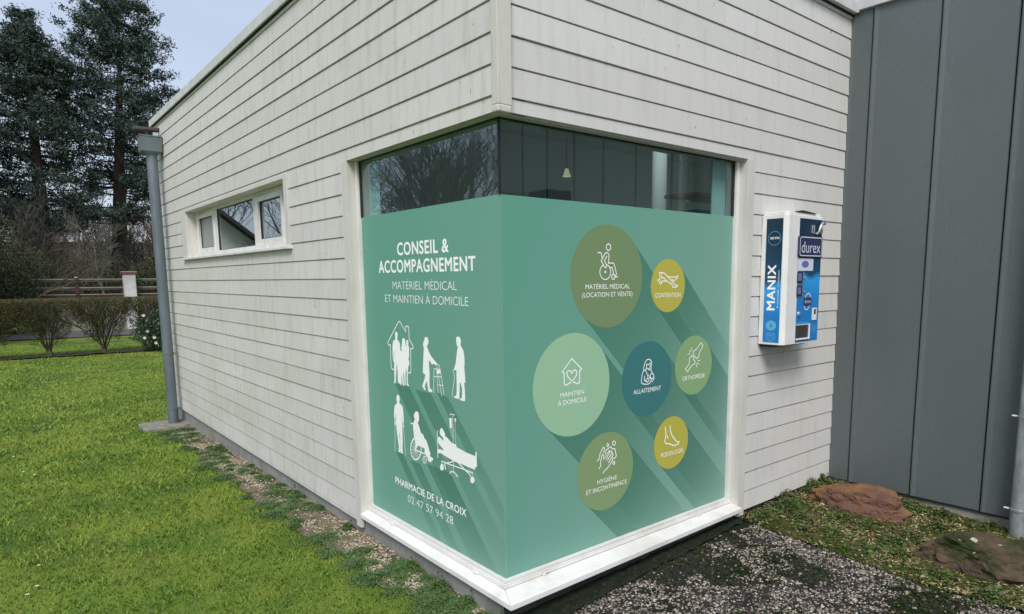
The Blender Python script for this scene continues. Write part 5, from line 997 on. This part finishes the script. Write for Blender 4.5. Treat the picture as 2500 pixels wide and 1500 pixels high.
# bare trees
def bare_tree(x, y, seed, h, mat, label, lvl=4, r0=.16, base=-.6, sub=(3, 5), spread=.55, group='bare winter trees', trunk=.35):
    rs = random.Random(seed); t = thing('bare_tree', (x, y, base), label, 'tree', group); segs = []; p = Vector((x, y, base)); top = Vector((x+rs.gauss(0, .3), y+rs.gauss(0, .3), base+h*trunk))
    tr = [([p, p.lerp(top, .5)+Vector((rs.gauss(0, .05), 0, 0)), top], r0)]
    for k in range(rs.randint(4, 5)):
        a = rs.uniform(0, 6.28); d = Vector((math.cos(a)*.55, math.sin(a)*.55, 1)).normalized(); branchy(rs, top.lerp(p, rs.uniform(0, .35)), d, h*rs.uniform(.28, .40), r0*.6, lvl-1, segs, spread, .3, .16, sub)
    branchy(rs, top, Vector((0, 0, 1)), h*.38, r0*.75, lvl-1, segs, spread, .3, .12, sub)
    seg_mesh(tr, .75, 6).build('trunk', mat, t, smooth=True); seg_mesh(segs, .40, 3, .0045*h/6).build('branches', mat, t); return t
bt = [bare_tree(2.9, 37.5, 61, 5.4, M['twig_pale'], 'small pale bare tree behind the whitewashed pillar', 4, .07, -.5, (3, 4), .6, trunk=.45),
      bare_tree(-.2, 44, 62, 7.5, M['twig'], 'bare grey tree behind the first redwood trunk', 4, .13),
      bare_tree(4.6, 62, 63, 9.5, M['twig_red'], 'bare reddish tree seen between the two redwood trunks', 5, .16, sub=(3, 4))]
pos = [(0.5, 66, 9), (3.0, 70, 8.5), (8.0, 64, 8), (10.5, 69, 9.5), (7.0, 60, 6.5), (-2.6, 63, 9.5), (12.5, 72, 9), (5.8, 74, 10.5), (1.8, 78, 11), (9.4, 80, 11), (-1.0, 76, 11), (2.1, 58, 6.0), (-4.0, 72, 10), (14, 84, 12)]
desc = ['behind the first redwood', 'in the gap right of the first redwood', 'behind the second redwood', 'right of the second redwood', 'low beside the second redwood', 'at the left picture edge', 'beside the roof end', 'on the rise between the redwoods', 'on the rise behind the gap', 'on the rise behind the second redwood', 'on the rise behind the first redwood', 'low between the redwood trunks', 'far left on the rise', 'far right on the rise']
for i, ((x, y, h), ds) in enumerate(zip(pos, desc)): copy_tree(bt[2] if i % 2 else bt[1], (x, y, -.6+max(0, (y-72)*.05)), 'bare winter tree '+ds, rotz=i*1.7, scale=h/(9.5 if i % 2 else 7.5))
# thicket: brambles and saplings that read as one brown mass
n = 60000; X = RNG.uniform(-6, 13, n); Y = RNG.uniform(40, 60, n); hh = 2.6+1.5*np.array([mnoise.noise(Vector((x*.35, y*.15, 1))) for x, y in zip(X, Y)]); Zt = -.5+hh*RNG.random(n)**.8*1.25
q = leaves(np.column_stack([X, Y, Zt]), .30, .10)
tag(soup('thicket', q, leafy('bramble_thicket', [(.05, .045, .034), (.085, .074, .058), (.125, .108, .09), (.07, .074, .045)], .95, .05, .25, ((.03, .045, .022), .7)), kind='stuff'), 'tangled brown undergrowth behind the rail fence', 'undergrowth')

# ================================================================ ACROSS THE LAWN, OUT OF THE PICTURE (mirrored in the windows)
fine = bare_tree(-9.6, 14.5, 91, 8.0, M['twig'], 'slender bare tree on the near lawn outside the picture', 5, .07, -.5, (3, 4), .5, trunk=.3)
for i, (x, y, h, sc_) in enumerate([(-10.5, 17.5, 8.5, 0), (-14.5, 23, 10, 1), (-8.2, 24, 8, 0), (-18, 30, 11, 1), (-12.5, 33, 10, 0), (-21, 22, 10, 1), (-7.0, 31, 9, 0), (-16, 15, 9, 1)]):
    copy_tree(fine, (x, y, -.6), ['nearest bare tree left of the picture, mirrored in the corner window', 'second bare tree left of the picture, mirrored in the corner window', 'bare tree beside the outbuilding outside the picture', 'bare tree far to the left outside the picture', 'bare tree behind the second one, left of the picture', 'leftmost bare tree outside the picture', 'bare tree behind the outbuilding outside the picture', 'bare tree farthest forward on the lawn outside the picture'][i], rotz=i*2.1, scale=h/8.0)
HS = thing('gabled_outbuilding', (-4.2, 27, -.5), 'small white gabled outbuilding left of the picture, mirrored in the strip window', 'building')
M['hs_wall'] = noisy('white_render', (.66, .65, .62), (.55, .54, .5), 2, 5, .8); M['hs_stone'] = noisy('rubble_base', (.28, .26, .22), (.16, .15, .13), 7, 4, .9, bump=.8, bscale=9); M['hs_roof'] = noisy('dark_roof', (.06, .055, .05), (.035, .03, .03), 9, 3, .8)
MB().prism([(-5.9, 24), (-2.6, 24), (-2.6, 29.5), (-5.9, 29.5)], 2.5, 3.05).build('wall', M['hs_wall'], HS)
MB().prism([(-5.93, 23.97), (-2.57, 23.97), (-2.57, 29.53), (-5.93, 29.53)], -.6, 2.498).build('base_wall', M['hs_stone'], HS)
MB().add([(-5.9, 24, 3.051), (-2.6, 24, 3.051), (-4.25, 24, 4.32), (-5.9, 29.5, 3.051), (-2.6, 29.5, 3.051), (-4.25, 29.5, 4.32)], [(0, 1, 2), (5, 4, 3)]).build('gable', M['hs_wall'], HS)
for sg_ in (-1, 1):
    b = MB(); x_e = -4.25+sg_*2.0; z_e = 4.40-2.0*.77; b.hexa([(-4.25, 23.6, 4.36), (x_e, 23.6, z_e-.04), (x_e, 29.9, z_e-.04), (-4.25, 29.9, 4.36), (-4.25, 23.6, 4.52), (x_e, 23.6, z_e+.10), (x_e, 29.9, z_e+.10), (-4.25, 29.9, 4.52)]).build('roof', M['hs_roof'], HS)
